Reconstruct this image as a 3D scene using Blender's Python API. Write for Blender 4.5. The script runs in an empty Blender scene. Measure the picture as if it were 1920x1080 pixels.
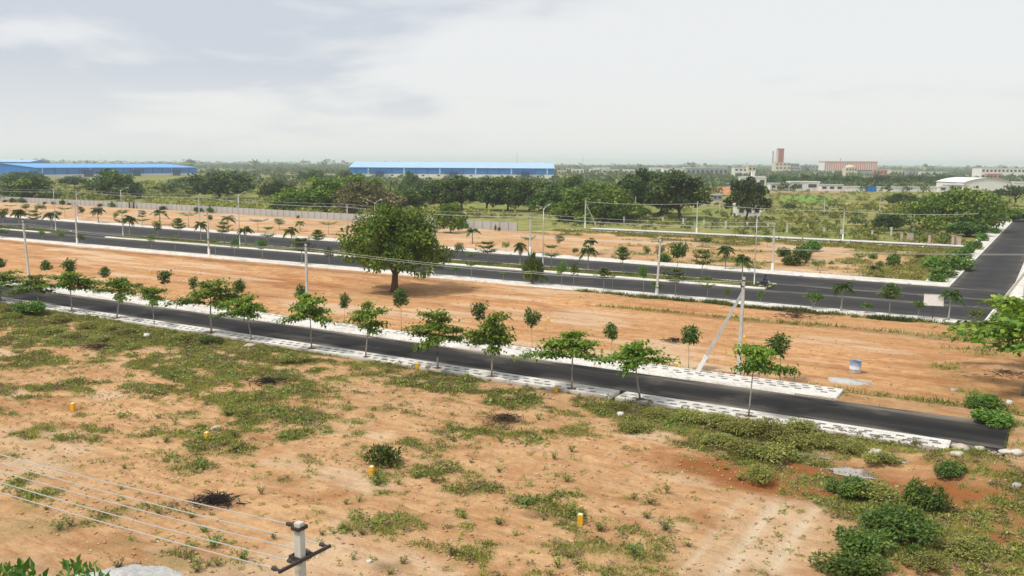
import bpy, math, random
import numpy as np
from mathutils import Matrix, Vector

# ------------------------------------------------------------------ camera, sky, sun, exposure
SC = bpy.context.scene
COL = SC.collection
F_PX, CAM_H, HOR, ROLL, ROAD_A = 1660.0, 16.0, 308.0, 0.006, math.radians(58.3)
PIT = math.atan((540 - HOR) / F_PX)
cam = bpy.data.cameras.new('camera'); cam_ob = bpy.data.objects.new('camera', cam); COL.objects.link(cam_ob)
cam.sensor_width = 36.0; cam.lens = 36.0 * F_PX / 1920.0
cam.clip_start = 0.5; cam.clip_end = 30000
cam_ob.matrix_world = (Matrix.Translation((0, 0, CAM_H)) @ Matrix.Rotation(math.pi / 2 - PIT, 4, 'X') @ Matrix.Rotation(ROLL, 4, 'Z'))
SC.camera = cam_ob

SUN_AZ, SUN_EL = math.radians(-115), math.radians(56)      # azimuth from +Y towards +X
W = bpy.data.worlds.new('World'); SC.world = W; W.use_nodes = True
def build_world():
    nt = W.node_tree; nt.nodes.clear(); N = nt.nodes.new; L = nt.links.new
    out = N('ShaderNodeOutputWorld'); bg = N('ShaderNodeBackground'); bg.inputs['Strength'].default_value = 0.1
    sky = N('ShaderNodeTexSky'); sky.sky_type = 'NISHITA'; sky.sun_disc = False
    sky.sun_elevation = SUN_EL; sky.sun_rotation = SUN_AZ
    tc = N('ShaderNodeTexCoord')
    sep = N('ShaderNodeSeparateXYZ'); L(tc.outputs['Generated'], sep.inputs[0])
    # cloud sheet: the direction is projected onto a flat layer overhead, so that clouds flatten towards the horizon
    zc = N('ShaderNodeMath'); zc.operation = 'MAXIMUM'; zc.inputs[1].default_value = 0.0; L(sep.outputs['Z'], zc.inputs[0])
    za = N('ShaderNodeMath'); za.operation = 'ADD'; za.inputs[1].default_value = 0.16; L(zc.outputs[0], za.inputs[0])
    dv = N('ShaderNodeVectorMath'); dv.operation = 'DIVIDE'
    cb = N('ShaderNodeCombineXYZ'); L(za.outputs[0], cb.inputs[0]); L(za.outputs[0], cb.inputs[1]); cb.inputs[2].default_value = 1
    L(tc.outputs['Generated'], dv.inputs[0]); L(cb.outputs[0], dv.inputs[1])
    mp = N('ShaderNodeMapping'); mp.inputs['Location'].default_value = CLOUD_OFF; mp.inputs['Scale'].default_value = (1.0, 1.0, 0.0)
    L(dv.outputs[0], mp.inputs['Vector'])
    n1 = N('ShaderNodeTexNoise'); n1.inputs['Scale'].default_value = 1.0; n1.inputs['Detail'].default_value = 5; n1.inputs['Roughness'].default_value = 0.5
    n1.inputs['Distortion'].default_value = 0.25
    L(mp.outputs[0], n1.inputs['Vector'])
    rp = N('ShaderNodeValToRGB'); rp.color_ramp.elements[0].position = 0.44; rp.color_ramp.elements[1].position = 0.60
    rp.color_ramp.elements[0].color = (5.12, 5.15, 5.13, 1); rp.color_ramp.elements[1].color = (3.70, 3.93, 4.32, 1)
    e = rp.color_ramp.elements.new(0.51); e.color = (4.80, 4.87, 4.96, 1)
    lm = N('ShaderNodeMapRange'); lm.interpolation_type = 'SMOOTHSTEP'; lm.inputs['From Min'].default_value = 0.16; lm.inputs['From Max'].default_value = -0.42
    lm.inputs['To Min'].default_value = -0.16; lm.inputs['To Max'].default_value = 0.115; L(sep.outputs['X'], lm.inputs['Value'])
    ad = N('ShaderNodeMath'); ad.operation = 'ADD'; L(n1.outputs['Fac'], ad.inputs[0]); L(lm.outputs[0], ad.inputs[1])
    L(ad.outputs[0], rp.inputs[0])
    # the sheet of cloud thins to bright warm grey low down
    hr = N('ShaderNodeMapRange'); hr.inputs['From Min'].default_value = 0.0; hr.inputs['From Max'].default_value = 0.10; L(sep.outputs['Z'], hr.inputs['Value'])
    hm = N('ShaderNodeMix'); hm.data_type = 'RGBA'; hm.inputs['A'].default_value = (5.2, 5.12, 4.95, 1)
    L(hr.outputs[0], hm.inputs['Factor']); L(rp.outputs[0], hm.inputs['B'])
    mx = N('ShaderNodeMix'); mx.data_type = 'RGBA'; mx.inputs['Factor'].default_value = 0.94
    L(sky.outputs[0], mx.inputs['A']); L(hm.outputs['Result'], mx.inputs['B'])
    L(mx.outputs['Result'], bg.inputs['Color']); L(bg.outputs[0], out.inputs[0])
CLOUD_OFF = (3.1, 1.7, 0.0)
build_world()
sun = bpy.data.lights.new('sun', 'SUN'); sun.energy = 2.1; sun.angle = math.radians(9); sun.color = (1.0, 0.93, 0.82)
sun_ob = bpy.data.objects.new('sun', sun); COL.objects.link(sun_ob); sun_ob.location = (-60, -40, 90)
_d = Vector((math.sin(SUN_AZ) * math.cos(SUN_EL), math.cos(SUN_AZ) * math.cos(SUN_EL), math.sin(SUN_EL)))
sun_ob.rotation_euler = _d.to_track_quat('Z', 'Y').to_euler()
SC.view_settings.view_transform = 'Standard'; SC.view_settings.look = 'None'
SC.view_settings.exposure = 0.76; SC.view_settings.gamma = 1.0; SC.view_settings.use_curve_mapping = False
SC.cycles.use_denoising = True
SC.cycles.max_bounces = 4; SC.cycles.diffuse_bounces = 2; SC.cycles.transmission_bounces = 3; SC.cycles.volume_bounces = 1
SC.cycles.transparent_max_bounces = 4

# ------------------------------------------------------------------ survey: photo column/row -> place on the ground, road frame
SA, CA = math.sin(ROAD_A), math.cos(ROAD_A)
def G(px, py, z=0.0):
    dx, dy = px - 960, 540 - py
    c, s = math.cos(ROLL), math.sin(ROLL)
    x, y = (dx * c - dy * s) / F_PX, (dx * s + dy * c) / F_PX
    d = (x, math.cos(PIT) + y * math.sin(PIT), -math.sin(PIT) + y * math.cos(PIT))
    k = (z - CAM_H) / d[2]
    return (d[0] * k, d[1] * k)
def PR(X, Y, Z):
    dz = Z - CAM_H
    fw = Y * math.cos(PIT) - dz * math.sin(PIT); up = Y * math.sin(PIT) + dz * math.cos(PIT)
    x, y = F_PX * X / fw, F_PX * up / fw
    c, s = math.cos(ROLL), math.sin(ROLL)
    return 960 + x * c + y * s, 540 - (-x * s + y * c)
def ST(X, Y): return X * SA - Y * CA, X * CA + Y * SA          # s along the roads, t across them
def XY(s, t): return s * SA + t * CA, -s * CA + t * SA
def col_on_line(px, tf):                                        # where the line t = tf(s) crosses a column of the survey
    lo, hi = -420.0, 8.0
    if not callable(tf): v = tf; tf = lambda s: v
    for _ in range(60):
        m = (lo + hi) / 2
        X, Y = XY(m, tf(m))
        if PR(X, Y, 0)[0] < px: lo = m
        else: hi = m
    return m, tf(m)
def height_at(X, Y, py):
    lo, hi = 0.0, 90.0
    for _ in range(50):
        m = (lo + hi) / 2
        if PR(X, Y, m)[1] > py: lo = m
        else: hi = m
    return m
def metres_per_px(X, Y): return math.hypot(X, Y) / F_PX

# ------------------------------------------------------------------ noise in numpy
def _hash(ix, iy, seed):
    h = (ix.astype(np.int64) * 374761393 + iy.astype(np.int64) * 668265263 + seed * 1274126177) & 0x7fffffff
    h = ((h ^ (h >> 13)) * 1274126177) & 0x7fffffff
    return ((h ^ (h >> 16)) & 0xffff) / 65535.0
def vnoise(x, y, seed=0):
    x = np.asarray(x, float); y = np.asarray(y, float)
    ix, iy = np.floor(x), np.floor(y); fx, fy = x - ix, y - iy
    fx = fx * fx * (3 - 2 * fx); fy = fy * fy * (3 - 2 * fy)
    a = _hash(ix, iy, seed); b = _hash(ix + 1, iy, seed); c = _hash(ix, iy + 1, seed); d = _hash(ix + 1, iy + 1, seed)
    return (a * (1 - fx) + b * fx) * (1 - fy) + (c * (1 - fx) + d * fx) * fy
def fbm(x, y, seed=0, o=4, g=0.5):
    v, a, tot = 0, 1.0, 0
    for i in range(o):
        v = v + a * vnoise(np.asarray(x) * 2 ** i + 17.3 * i, np.asarray(y) * 2 ** i - 9.1 * i, seed + i); tot += a; a *= g
    return v / tot
def sstep(a, b, x): 
    u = np.clip((np.asarray(x, float) - a) / (b - a), 0, 1); return u * u * (3 - 2 * u)

# ------------------------------------------------------------------ object helpers
def tag(o, label=None, cat=None, group=None, kind=None):
    if label: o['label'] = label
    if cat: o['category'] = cat
    if group: o['group'] = group
    if kind: o['kind'] = kind
    return o
def link(name, me, mat=None, parent=None, loc=None):
    o = bpy.data.objects.new(name, me); COL.objects.link(o)
    if mat is not None and me is not None and not me.materials: me.materials.append(mat)
    if parent: o.parent = parent
    if loc: o.location = loc
    return o
def empty(name, loc=(0, 0, 0), rz=0.0, sc=None):
    o = bpy.data.objects.new(name, None); COL.objects.link(o)
    o.empty_display_size = 0.3; o.location = loc; o.rotation_euler = (0, 0, rz)
    if sc: o.scale = sc
    return o
def np_mesh(name, V, Fc, mat, attrs=None, smooth=False):
    """V (n,3), Fc (m,k) one polygon size"""
    V = np.ascontiguousarray(V, dtype=np.float32); Fc = np.ascontiguousarray(Fc, dtype=np.int32)
    me = bpy.data.meshes.new(name); m, k = Fc.shape
    me.vertices.add(len(V)); me.vertices.foreach_set('co', V.ravel())
    me.loops.add(m * k); me.loops.foreach_set('vertex_index', Fc.ravel())
    me.polygons.add(m); me.polygons.foreach_set('loop_start', np.arange(0, m * k, k, dtype=np.int32))
    if smooth: me.polygons.foreach_set('use_smooth', np.ones(m, bool))
    me.update(calc_edges=True)
    for an, av in (attrs or {}).items():
        a = me.attributes.new(an, 'FLOAT', 'POINT'); a.data.foreach_set('value', np.ascontiguousarray(av, dtype=np.float32))
    if mat is not None: me.materials.append(mat)
    return me
class MB:
    def __init__(s): s.v = []; s.f = []
    def add(s, vs, fs):
        b = len(s.v); s.v += [tuple(p) for p in vs]; s.f += [tuple(i + b for i in q) for q in fs]
    def box(s, x0, x1, y0, y1, z0, z1):
        s.add([(x0, y0, z0), (x1, y0, z0), (x1, y1, z0), (x0, y1, z0), (x0, y0, z1), (x1, y0, z1), (x1, y1, z1), (x0, y1, z1)],
              [(0, 3, 2, 1), (4, 5, 6, 7), (0, 1, 5, 4), (1, 2, 6, 5), (2, 3, 7, 6), (3, 0, 4, 7)])
    def tube(s, pts, rad, n=6, cap=True):
        pts = [Vector(p) for p in pts]
        if not hasattr(rad, '__len__'): rad = [rad] * len(pts)
        rings = []
        for i, p in enumerate(pts):
            d = (pts[min(i + 1, len(pts) - 1)] - pts[max(i - 1, 0)]).normalized()
            u = d.cross(Vector((0, 0, 1)))
            if u.length < 1e-3: u = d.cross(Vector((0, 1, 0)))
            u.normalize(); w = d.cross(u).normalized()
            rings.append([p + (u * math.cos(2 * math.pi * k / n) + w * math.sin(2 * math.pi * k / n)) * rad[i] for k in range(n)])
        vs = [q for r in rings for q in r]
        fs = [(i * n + k, i * n + (k + 1) % n, (i + 1) * n + (k + 1) % n, (i + 1) * n + k) for i in range(len(pts) - 1) for k in range(n)]
        if cap: fs += [tuple(range(n - 1, -1, -1)), tuple((len(pts) - 1) * n + k for k in range(n))]
        s.add(vs, fs)
    def lathe(s, prof, n=12, c=(0, 0, 0)):
        vs = [(c[0] + r * math.cos(2 * math.pi * k / n), c[1] + r * math.sin(2 * math.pi * k / n), c[2] + z) for r, z in prof for k in range(n)]
        fs = [(i * n + k, i * n + (k + 1) % n, (i + 1) * n + (k + 1) % n, (i + 1) * n + k) for i in range(len(prof) - 1) for k in range(n)]
        s.add(vs, fs)
    def prism(s, poly, z0, z1):
        n = len(poly)
        s.add([(x, y, z0) for x, y in poly] + [(x, y, z1) for x, y in poly],
              [tuple(range(n - 1, -1, -1)), tuple(range(n, 2 * n))] + [(k, (k + 1) % n, n + (k + 1) % n, n + k) for k in range(n)])
    def mesh(s, name, mat=None, smooth=False):
        me = bpy.data.meshes.new(name); me.from_pydata(s.v, [], s.f)
        if smooth:
            for p in me.polygons: p.use_smooth = True
        me.update()
        if mat is not None: me.materials.append(mat)
        return me
    def build(s, name, mat=None, parent=None, smooth=False, loc=None):
        return link(name, s.mesh(name, mat, smooth), None, parent, loc)
def ordinal(i):
    return ['first', 'second', 'third', 'fourth', 'fifth', 'sixth', 'seventh', 'eighth', 'ninth', 'tenth', 'eleventh', 'twelfth', 'thirteenth',
            'fourteenth', 'fifteenth', 'sixteenth', 'seventeenth', 'eighteenth', 'nineteenth', 'twentieth', 'twenty-first', 'twenty-second',
            'twenty-third', 'twenty-fourth', 'twenty-fifth', 'twenty-sixth', 'twenty-seventh', 'twenty-eighth', 'twenty-ninth', 'thirtieth',
            'thirty-first', 'thirty-second', 'thirty-third', 'thirty-fourth', 'thirty-fifth', 'thirty-sixth', 'thirty-seventh', 'thirty-eighth', 'thirty-ninth', 'fortieth'][i]

# ------------------------------------------------------------------ materials
class NT:
    """small helper round a node tree"""
    def __init__(s, name):
        s.m = bpy.data.materials.new(name); s.m.use_nodes = True; s.t = s.m.node_tree; s.t.nodes.clear()
        s.out = s.t.nodes.new('ShaderNodeOutputMaterial'); s.b = s.t.nodes.new('ShaderNodeBsdfPrincipled')
        s.t.links.new(s.b.outputs[0], s.out.inputs[0])
    def n(s, typ, **kw):
        nd = s.t.nodes.new(typ)
        for k, v in kw.items(): setattr(nd, k, v)
        return nd
    def l(s, a, b): s.t.links.new(a, b)
    def pos(s): return s.n('ShaderNodeNewGeometry').outputs['Position']
    def obj(s): return s.n('ShaderNodeTexCoord').outputs['Object']
    def map(s, vec, scale=(1, 1, 1), rot=(0, 0, 0), loc=(0, 0, 0)):
        m = s.n('ShaderNodeMapping'); m.inputs['Scale'].default_value = scale; m.inputs['Rotation'].default_value = rot; m.inputs['Location'].default_value = loc
        s.l(vec, m.inputs['Vector']); return m.outputs[0]
    def noise(s, vec, scale, detail=4, rough=0.5, dist=0.0):
        n = s.n('ShaderNodeTexNoise'); n.inputs['Scale'].default_value = scale; n.inputs['Detail'].default_value = detail
        n.inputs['Roughness'].default_value = rough; n.inputs['Distortion'].default_value = dist
        s.l(vec, n.inputs['Vector']); return n.outputs['Fac']
    def ramp(s, fac, stops):
        r = s.n('ShaderNodeValToRGB'); els = r.color_ramp.elements
        while len(els) < len(stops): els.new(0.5)
        for e, (p, c) in zip(els, stops): e.position = p; e.color = (c, c, c, 1) if not hasattr(c, '__len__') else (*c, 1)
        s.l(fac, r.inputs[0]); return r.outputs[0]
    def mix(s, fac, a, b, mode='MIX'):
        m = s.n('ShaderNodeMix', data_type='RGBA', blend_type=mode)
        for key, val in (('Factor', fac), ('A', a), ('B', b)):
            if isinstance(val, (int, float)): m.inputs[key].default_value = val if key == 'Factor' else (val, val, val, 1)
            elif isinstance(val, tuple): m.inputs[key].default_value = (*val, 1)
            else: s.l(val, m.inputs[key])
        return m.outputs['Result']
    def math(s, op, a, b=None):
        m = s.n('ShaderNodeMath', operation=op)
        for i, v in enumerate((a, b)):
            if v is None: continue
            if isinstance(v, (int, float)): m.inputs[i].default_value = v
            else: s.l(v, m.inputs[i])
        return m.outputs[0]
    def attr(s, name): return s.n('ShaderNodeAttribute', attribute_name=name).outputs['Fac']
    def col(s, c):
        if isinstance(c, tuple): s.b.inputs['Base Color'].default_value = (*c, 1)
        else: s.l(c, s.b.inputs['Base Color'])
    def rough(s, r):
        if isinstance(r, (int, float)): s.b.inputs['Roughness'].default_value = r
        else: s.l(r, s.b.inputs['Roughness'])
    def bump(s, h, strength=0.4, dist=0.05):
        b = s.n('ShaderNodeBump'); b.inputs['Strength'].default_value = strength; b.inputs['Distance'].default_value = dist
        s.l(h, b.inputs['Height']); s.l(b.outputs[0], s.b.inputs['Normal'])
    def spec(s, v): s.b.inputs['Specular IOR Level'].default_value = v

def mat_plain(name, c, rough=0.7, var=0.12, scale=3.0, spec=0.3, metal=0.0):
    m = NT(name); p = m.obj()
    n = m.noise(p, scale, 5, 0.6)
    m.col(m.mix(m.ramp(n, [(0.3, 0.0), (0.7, 1.0)]), tuple(x * (1 - var) for x in c), tuple(min(1, x * (1 + var)) for x in c)))
    m.rough(rough); m.spec(spec); m.b.inputs['Metallic'].default_value = metal
    return m.m
def mat_leaf(name, dark, mid, light, trans=0.25, jitter=0.12, rough=0.5):
    m = NT(name)
    rnd = m.n('ShaderNodeObjectInfo').outputs['Random']
    tint = m.attr('tint')
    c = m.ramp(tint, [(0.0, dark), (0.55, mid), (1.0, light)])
    hs = m.n('ShaderNodeHueSaturation'); m.l(c, hs.inputs['Color'])
    m.l(m.math('ADD', m.math('MULTIPLY', rnd, jitter * 0.14), 0.5 - jitter * 0.08), hs.inputs['Hue'])
    m.l(m.math('ADD', m.math('MULTIPLY', rnd, jitter * 2.5), 1 - jitter * 1.25), hs.inputs['Value'])
    m.col(hs.outputs[0]); m.rough(rough); m.spec(0.3)
    tr = m.n('ShaderNodeBsdfTranslucent')
    tc = m.mix(1.0, hs.outputs[0], (1.0, 1.0, 0.45), 'MULTIPLY'); m.l(tc, tr.inputs['Color'])
    ms = m.n('ShaderNodeMixShader'); ms.inputs[0].default_value = trans
    m.l(m.b.outputs[0], ms.inputs[1]); m.l(tr.outputs[0], ms.inputs[2]); m.l(ms.outputs[0], m.out.inputs[0])
    return m.m

ROADROT = (0, 0, math.pi / 2 - ROAD_A)        # turns world XY so that x runs along the roads
def mat_soil(name, base=(0.515, 0.325, 0.172), streak=1.0):
    m = NT(name); p = m.pos()
    pr = m.map(p, rot=ROADROT)
    big = m.noise(m.map(pr, (0.035, 0.09, 1)), 1.0, 5, 0.55, 0.4)
    fine = m.noise(p, 1.3, 8, 0.65)
    st = m.noise(m.map(pr, (0.22, 1.5, 1)), 1.0, 9, 0.68, 0.6)
    sp = m.noise(p, 5.5, 5, 0.75)
    pale = tuple(min(0.8, x * 1.25) for x in base); deep = (base[0] * 0.76, base[1] * 0.60, base[2] * 0.50)
    c = m.mix(m.ramp(big, [(0.36, 0.0), (0.66, 1.0)]), base, pale)
    c = m.mix(m.math('MULTIPLY', m.ramp(st, [(0.46, 0.0), (0.66, 1.0)]), 0.75 * streak), c, deep)
    c = m.mix(m.math('MULTIPLY', m.ramp(fine, [(0.46, 0.0), (0.66, 1.0)]), 0.6), c, tuple(x * 0.62 for x in base))
    c = m.mix(m.math('MULTIPLY', m.ramp(m.noise(p, 0.55, 8, 0.7, 0.8), [(0.47, 0.0), (0.64, 1.0)]), 0.65), c, (base[0] * 0.78, base[1] * 0.60, base[2] * 0.48))
    c = m.mix(m.math('MULTIPLY', m.ramp(m.noise(p, 3.1, 7, 0.75), [(0.54, 0.0), (0.68, 1.0)]), 0.5), c, pale)
    c = m.mix(m.math('MULTIPLY', m.ramp(sp, [(0.62, 0.0), (0.72, 1.0)]), 0.55), c, tuple(x * 0.35 for x in base))
    c = m.mix(m.attr('red'), c, (0.27, 0.095, 0.028))
    c = m.mix(m.attr('pale'), c, (0.62, 0.50, 0.36))
    c = m.mix(m.attr('dark'), c, (0.16, 0.095, 0.055))
    gn = m.noise(p, 0.9, 6, 0.7)
    gcol = m.ramp(m.noise(p, 0.35, 5, 0.6), [(0.3, (0.19, 0.165, 0.06)), (0.5, (0.30, 0.225, 0.095)), (0.72, (0.16, 0.18, 0.05))])
    vf = m.math('MULTIPLY', m.attr('veg'), m.ramp(gn, [(0.33, 0.15), (0.6, 1.0)]))
    c = m.mix(vf, c, gcol)
    m.col(c); m.rough(0.95); m.spec(0.12)
    h = m.math('ADD', m.math('MULTIPLY', m.noise(p, 2.2, 8, 0.7), 0.6), m.math('MULTIPLY', m.noise(m.map(pr, (0.35, 1.6, 1)), 1.0, 5, 0.6), 0.7))
    m.bump(h, 1.0, 0.34)
    return m.m
def mat_ground():
    m = NT('scrub_ground'); p = m.pos()
    a = m.noise(p, 0.012, 6, 0.6, 0.5); b = m.noise(p, 0.06, 6, 0.65); f = m.noise(p, 0.5, 6, 0.7)
    c = m.ramp(a, [(0.30, (0.15, 0.20, 0.045)), (0.45, (0.24, 0.27, 0.07)), (0.58, (0.30, 0.28, 0.095)), (0.72, (0.18, 0.21, 0.05))])
    c = m.mix(m.math('MULTIPLY', m.ramp(b, [(0.52, 0.0), (0.68, 1.0)]), 0.65), c, (0.30, 0.235, 0.115))
    c = m.mix(m.math('MULTIPLY', m.ramp(m.noise(p, 0.13, 7, 0.7), [(0.45, 0.0), (0.62, 1.0)]), 0.75), c, (0.085, 0.105, 0.032))
    c = m.mix(m.math('MULTIPLY', m.ramp(f, [(0.45, 0.0), (0.7, 1.0)]), 0.5), c, (0.075, 0.10, 0.03))
    m.col(c); m.rough(0.95); m.spec(0.1); m.bump(m.noise(p, 0.8, 6, 0.7), 0.6, 0.4)
    return m.m
def mat_asphalt(name='asphalt', k=1.0):
    m = NT(name); p = m.pos(); pr = m.map(p, rot=ROADROT)
    fine = m.noise(p, 14, 6, 0.7); st = m.noise(m.map(pr, (0.04, 0.55, 1)), 1.0, 6, 0.6); pt = m.noise(p, 0.22, 5, 0.6)
    c = m.ramp(st, [(0.32, (0.026 * k, 0.0265 * k, 0.030 * k)), (0.55, (0.036 * k, 0.037 * k, 0.0415 * k)), (0.75, (0.052 * k, 0.0525 * k, 0.057 * k))])
    c = m.mix(m.math('MULTIPLY', m.ramp(fine, [(0.4, 0.0), (0.75, 1.0)]), 0.3), c, (0.07 * k, 0.07 * k, 0.07 * k))
    c = m.mix(m.math('MULTIPLY', m.ramp(pt, [(0.56, 0.0), (0.76, 1.0)]), 0.45), c, (0.15, 0.13, 0.105))
    dust = m.math('MULTIPLY', m.attr('dust'), m.ramp(m.noise(m.map(pr, (0.12, 0.9, 1)), 1.0, 7, 0.65, 0.5), [(0.38, 0.0), (0.62, 1.0)]))
    tt = m.noise(m.map(pr, (0.02, 1.1, 1)), 1.0, 4, 0.5)
    c = m.mix(m.math('MULTIPLY', m.ramp(tt, [(0.52, 0.0), (0.66, 1.0)]), 0.35), c, (0.095 * k, 0.094 * k, 0.094 * k))
    c = m.mix(dust, c, (0.34, 0.30, 0.25))
    m.col(c); m.rough(0.85); m.spec(0.2); m.bump(fine, 0.35, 0.02)
    return m.m
def mat_paving():
    m = NT('painted_paving'); p = m.pos(); pr = m.map(p, rot=ROADROT)
    br = m.n('ShaderNodeTexBrick'); br.inputs['Scale'].default_value = 1.0; br.inputs['Brick Width'].default_value = 0.45; br.inputs['Row Height'].default_value = 0.3
    br.inputs['Mortar Size'].default_value = 0.012; br.inputs['Color1'].default_value = (0.62, 0.60, 0.56, 1); br.inputs['Color2'].default_value = (0.72, 0.71, 0.68, 1)
    br.inputs['Mortar'].default_value = (0.38, 0.35, 0.31, 1); m.l(pr, br.inputs['Vector'])
    d = m.noise(m.map(pr, (0.25, 0.9, 1)), 1.0, 7, 0.7); e = m.noise(p, 1.1, 6, 0.7)
    c = m.mix(m.math('MULTIPLY', m.ramp(d, [(0.48, 0.0), (0.66, 1.0)]), 0.7), br.outputs['Color'], (0.40, 0.36, 0.31))
    c = m.mix(m.math('MULTIPLY', m.ramp(e, [(0.52, 0.0), (0.70, 1.0)]), 0.65), c, (0.27, 0.23, 0.18))
    m.col(c); m.rough(0.8); m.spec(0.25); m.bump(e, 0.25, 0.03)
    return m.m

M = {}
M['soil'] = mat_soil('sandy_soil'); M['soil2'] = mat_soil('graded_soil', (0.52, 0.305, 0.150), 1.1); M['soil3'] = mat_soil('far_soil', (0.52, 0.335, 0.180), 0.8)
M['ground'] = mat_ground(); M['asphalt'] = mat_asphalt('worn_asphalt', 0.62); M['asphalt_new'] = mat_asphalt('new_asphalt', 0.26); M['paving'] = mat_paving()
M['kerb_white'] = mat_plain('white_painted_kerb', (0.66, 0.65, 0.61), 0.75, 0.16, 1.5)
M['tile'] = mat_plain('grey_tile', (0.135, 0.135, 0.14), 0.7, 0.35, 2.0)
M['concrete'] = mat_plain('weathered_concrete', (0.50, 0.49, 0.455), 0.85, 0.18, 1.6)
M['concrete_d'] = mat_plain('grey_precast_concrete', (0.40, 0.395, 0.385), 0.9, 0.14, 0.6)
M['post_d'] = mat_plain('dark_precast_post', (0.22, 0.215, 0.21), 0.9, 0.15, 0.6)
M['galv'] = mat_plain('galvanised_steel', (0.50, 0.51, 0.52), 0.45, 0.08, 3.0, 0.5, 0.35)
M['iron'] = mat_plain('dark_iron', (0.06, 0.052, 0.05), 0.6, 0.2, 6.0, 0.4, 0.4)
M['wire'] = mat_plain('aluminium_wire', (0.45, 0.45, 0.44), 0.5, 0.04, 1.0, 0.5, 0.2)
M['whitewash'] = mat_plain('whitewash', (0.78, 0.78, 0.77), 0.8, 0.06, 2.0)
M['yellow'] = mat_plain('yellow_paint', (0.72, 0.40, 0.03), 0.6, 0.10, 6.0)

# ------------------------------------------------------------------ ground sheet to the horizon
def far_relief(X, Y):
    r = np.hypot(X, Y)
    return sstep(1400, 5200, r) * (fbm(X / 1500 + 5, Y / 1500, 3, 4) - 0.33) * 58 * sstep(1400, 7000, r)
def build_ground():
    nr, na = 150, 180
    rr = np.concatenate([[0.0], np.geomspace(8, 13000, nr - 1)]); aa = np.linspace(0, 2 * math.pi, na, endpoint=False)
    R_, A_ = np.meshgrid(rr, aa, indexing='ij'); X, Y = R_ * np.sin(A_), R_ * np.cos(A_)
    Z = -0.16 + far_relief(X, Y) * 1.0
    i, j = np.meshgrid(np.arange(nr - 1), np.arange(na), indexing='ij'); j2 = (j + 1) % na
    Fc = np.stack([i * na + j, (i + 1) * na + j, (i + 1) * na + j2, i * na + j2], -1).reshape(-1, 4)[:, ::-1]
    me = np_mesh('ground', np.stack([X.ravel(), Y.ravel(), Z.ravel()], 1), Fc, M['ground'], None, True)
    tag(link('ground', me), kind='structure')
build_ground()

# ------------------------------------------------------------------ bare plots (relief and plant cover as sheets of their own)
def blob(s, t, px, py, rs, rt):
    s0, t0 = ST(*G(px, py)); return np.exp(-(((s - s0) / rs) ** 2 + ((t - t0) / rt) ** 2))
def veg_near(s, t):
    n1 = 0.45 * fbm(s / 5.0, t / 3.6, 11, 3, 0.5) + 0.55 * fbm(s / 1.5, t / 1.15, 12, 4, 0.55); n1 = 0.5 + (n1 - 0.5) * 1.95; n2 = fbm(s / 14, t / 9, 23, 3)
    strip = sstep(43.0, 51.5, t + (n2 - 0.5) * 9) * (0.36 + 0.26 * sstep(-45, -85, s)) 
    left = sstep(-24, -46, s) * sstep(30, 43, t) * 0.40
    base = 0.305 + 0.07 * sstep(-5, -30, s) + strip * 0.60 + left * 0.45
    base = base + 0.75 * blob(s, t, 1480, 830, 5.5, 3.2) + 0.6 * blob(s, t, 1300, 800, 5, 2.2) + 0.55 * blob(s, t, 1600, 930, 2.2, 3.0) + 0.34 * blob(s, t, 1700, 1000, 2.6, 4.5)
    base = base + 0.14 * blob(s, t, 1850, 960, 3.5, 5) + 0.3 * blob(s, t, 120, 630, 12, 4) + 0.12 * blob(s, t, 520, 790, 9, 3)
    base = base - 0.45 * blob(s, t, 1430, 1010, 2.8, 5) - 0.35 * blob(s, t, 1100, 890, 5, 2.0) - 0.25 * blob(s, t, 450, 1000, 6, 4) - 0.9 * blob(s, t, 1600, 885, 1.6, 1.0)
    return np.clip((base + (n1 - 0.5) * 1.55 - 0.30) * 1.9, 0, 1)
def attrs_near(s, t):
    n = fbm(s / 3, t / 2.2, 5, 4); m = fbm(s / 1.2, t / 1.0, 51, 4)
    red = np.clip(1.5 * blob(s, t, 1380, 890, 5.0, 2.0) + 1.7 * blob(s, t, 1500, 885, 3.2, 2.4) + 0.9 * blob(s, t, 1680, 930, 4, 3) + 0.95 * blob(s, t, 1870, 960, 3.5, 7) + 0.5 * sstep(0.56, 0.72, n) - 0.12 + (m - 0.5) * 0.8, 0, 1) * 0.92
    # wheel tracks towards the lower right
    s0, t0 = ST(*G(1560, 900)); s1, t1 = ST(*G(1350, 1110)); dl = math.hypot(s1 - s0, t1 - t0); ds, dt = (s1 - s0) / dl, (t1 - t0) / dl
    along = (s - s0) * ds + (t - t0) * dt; across = -(s - s0) * dt + (t - t0) * ds + 0.35 * np.sin(along * 0.3)
    band = np.exp(-(across / 1.9) ** 2) * sstep(-1, 4, along)
    ruts = (np.exp(-((np.abs(across) - 0.85) / 0.22) ** 2) + .8 * np.exp(-((np.abs(across + 1.5) - 0.8) / 0.18) ** 2)) * sstep(0, 5, along) * (.6 + .8 * m)
    pale = np.clip(band * 0.55 + ruts * 0.75 + (m - 0.5) * 0.7 * band + 0.5 * sstep(0.56, 0.75, fbm(s / 5, t / 3, 77, 4)), 0, 1) * 0.9 * (1 - np.clip(red * 1.3, 0, 1))
    dark = np.clip(1.0 * blob(s, t, 1520, 852, 1.6, 0.7) + 0.9 * blob(s, t, 1600, 885, 1.7, 1.0) + sum(0.95 * blob(s, t, x, y, a, b) for x, y, a, b in
        ((400, 938, 1.3, 0.75), (188, 653, 2.4, 0.9), (503, 720, 2.0, 0.8), (945, 788, 1.3, 0.8), (1010, 965, 1.2, 0.5), (720, 1062, 0.8, 0.5))) * (0.5 + m) - 0.12, 0, 1)
    return red, pale, dark, ruts, across
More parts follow.
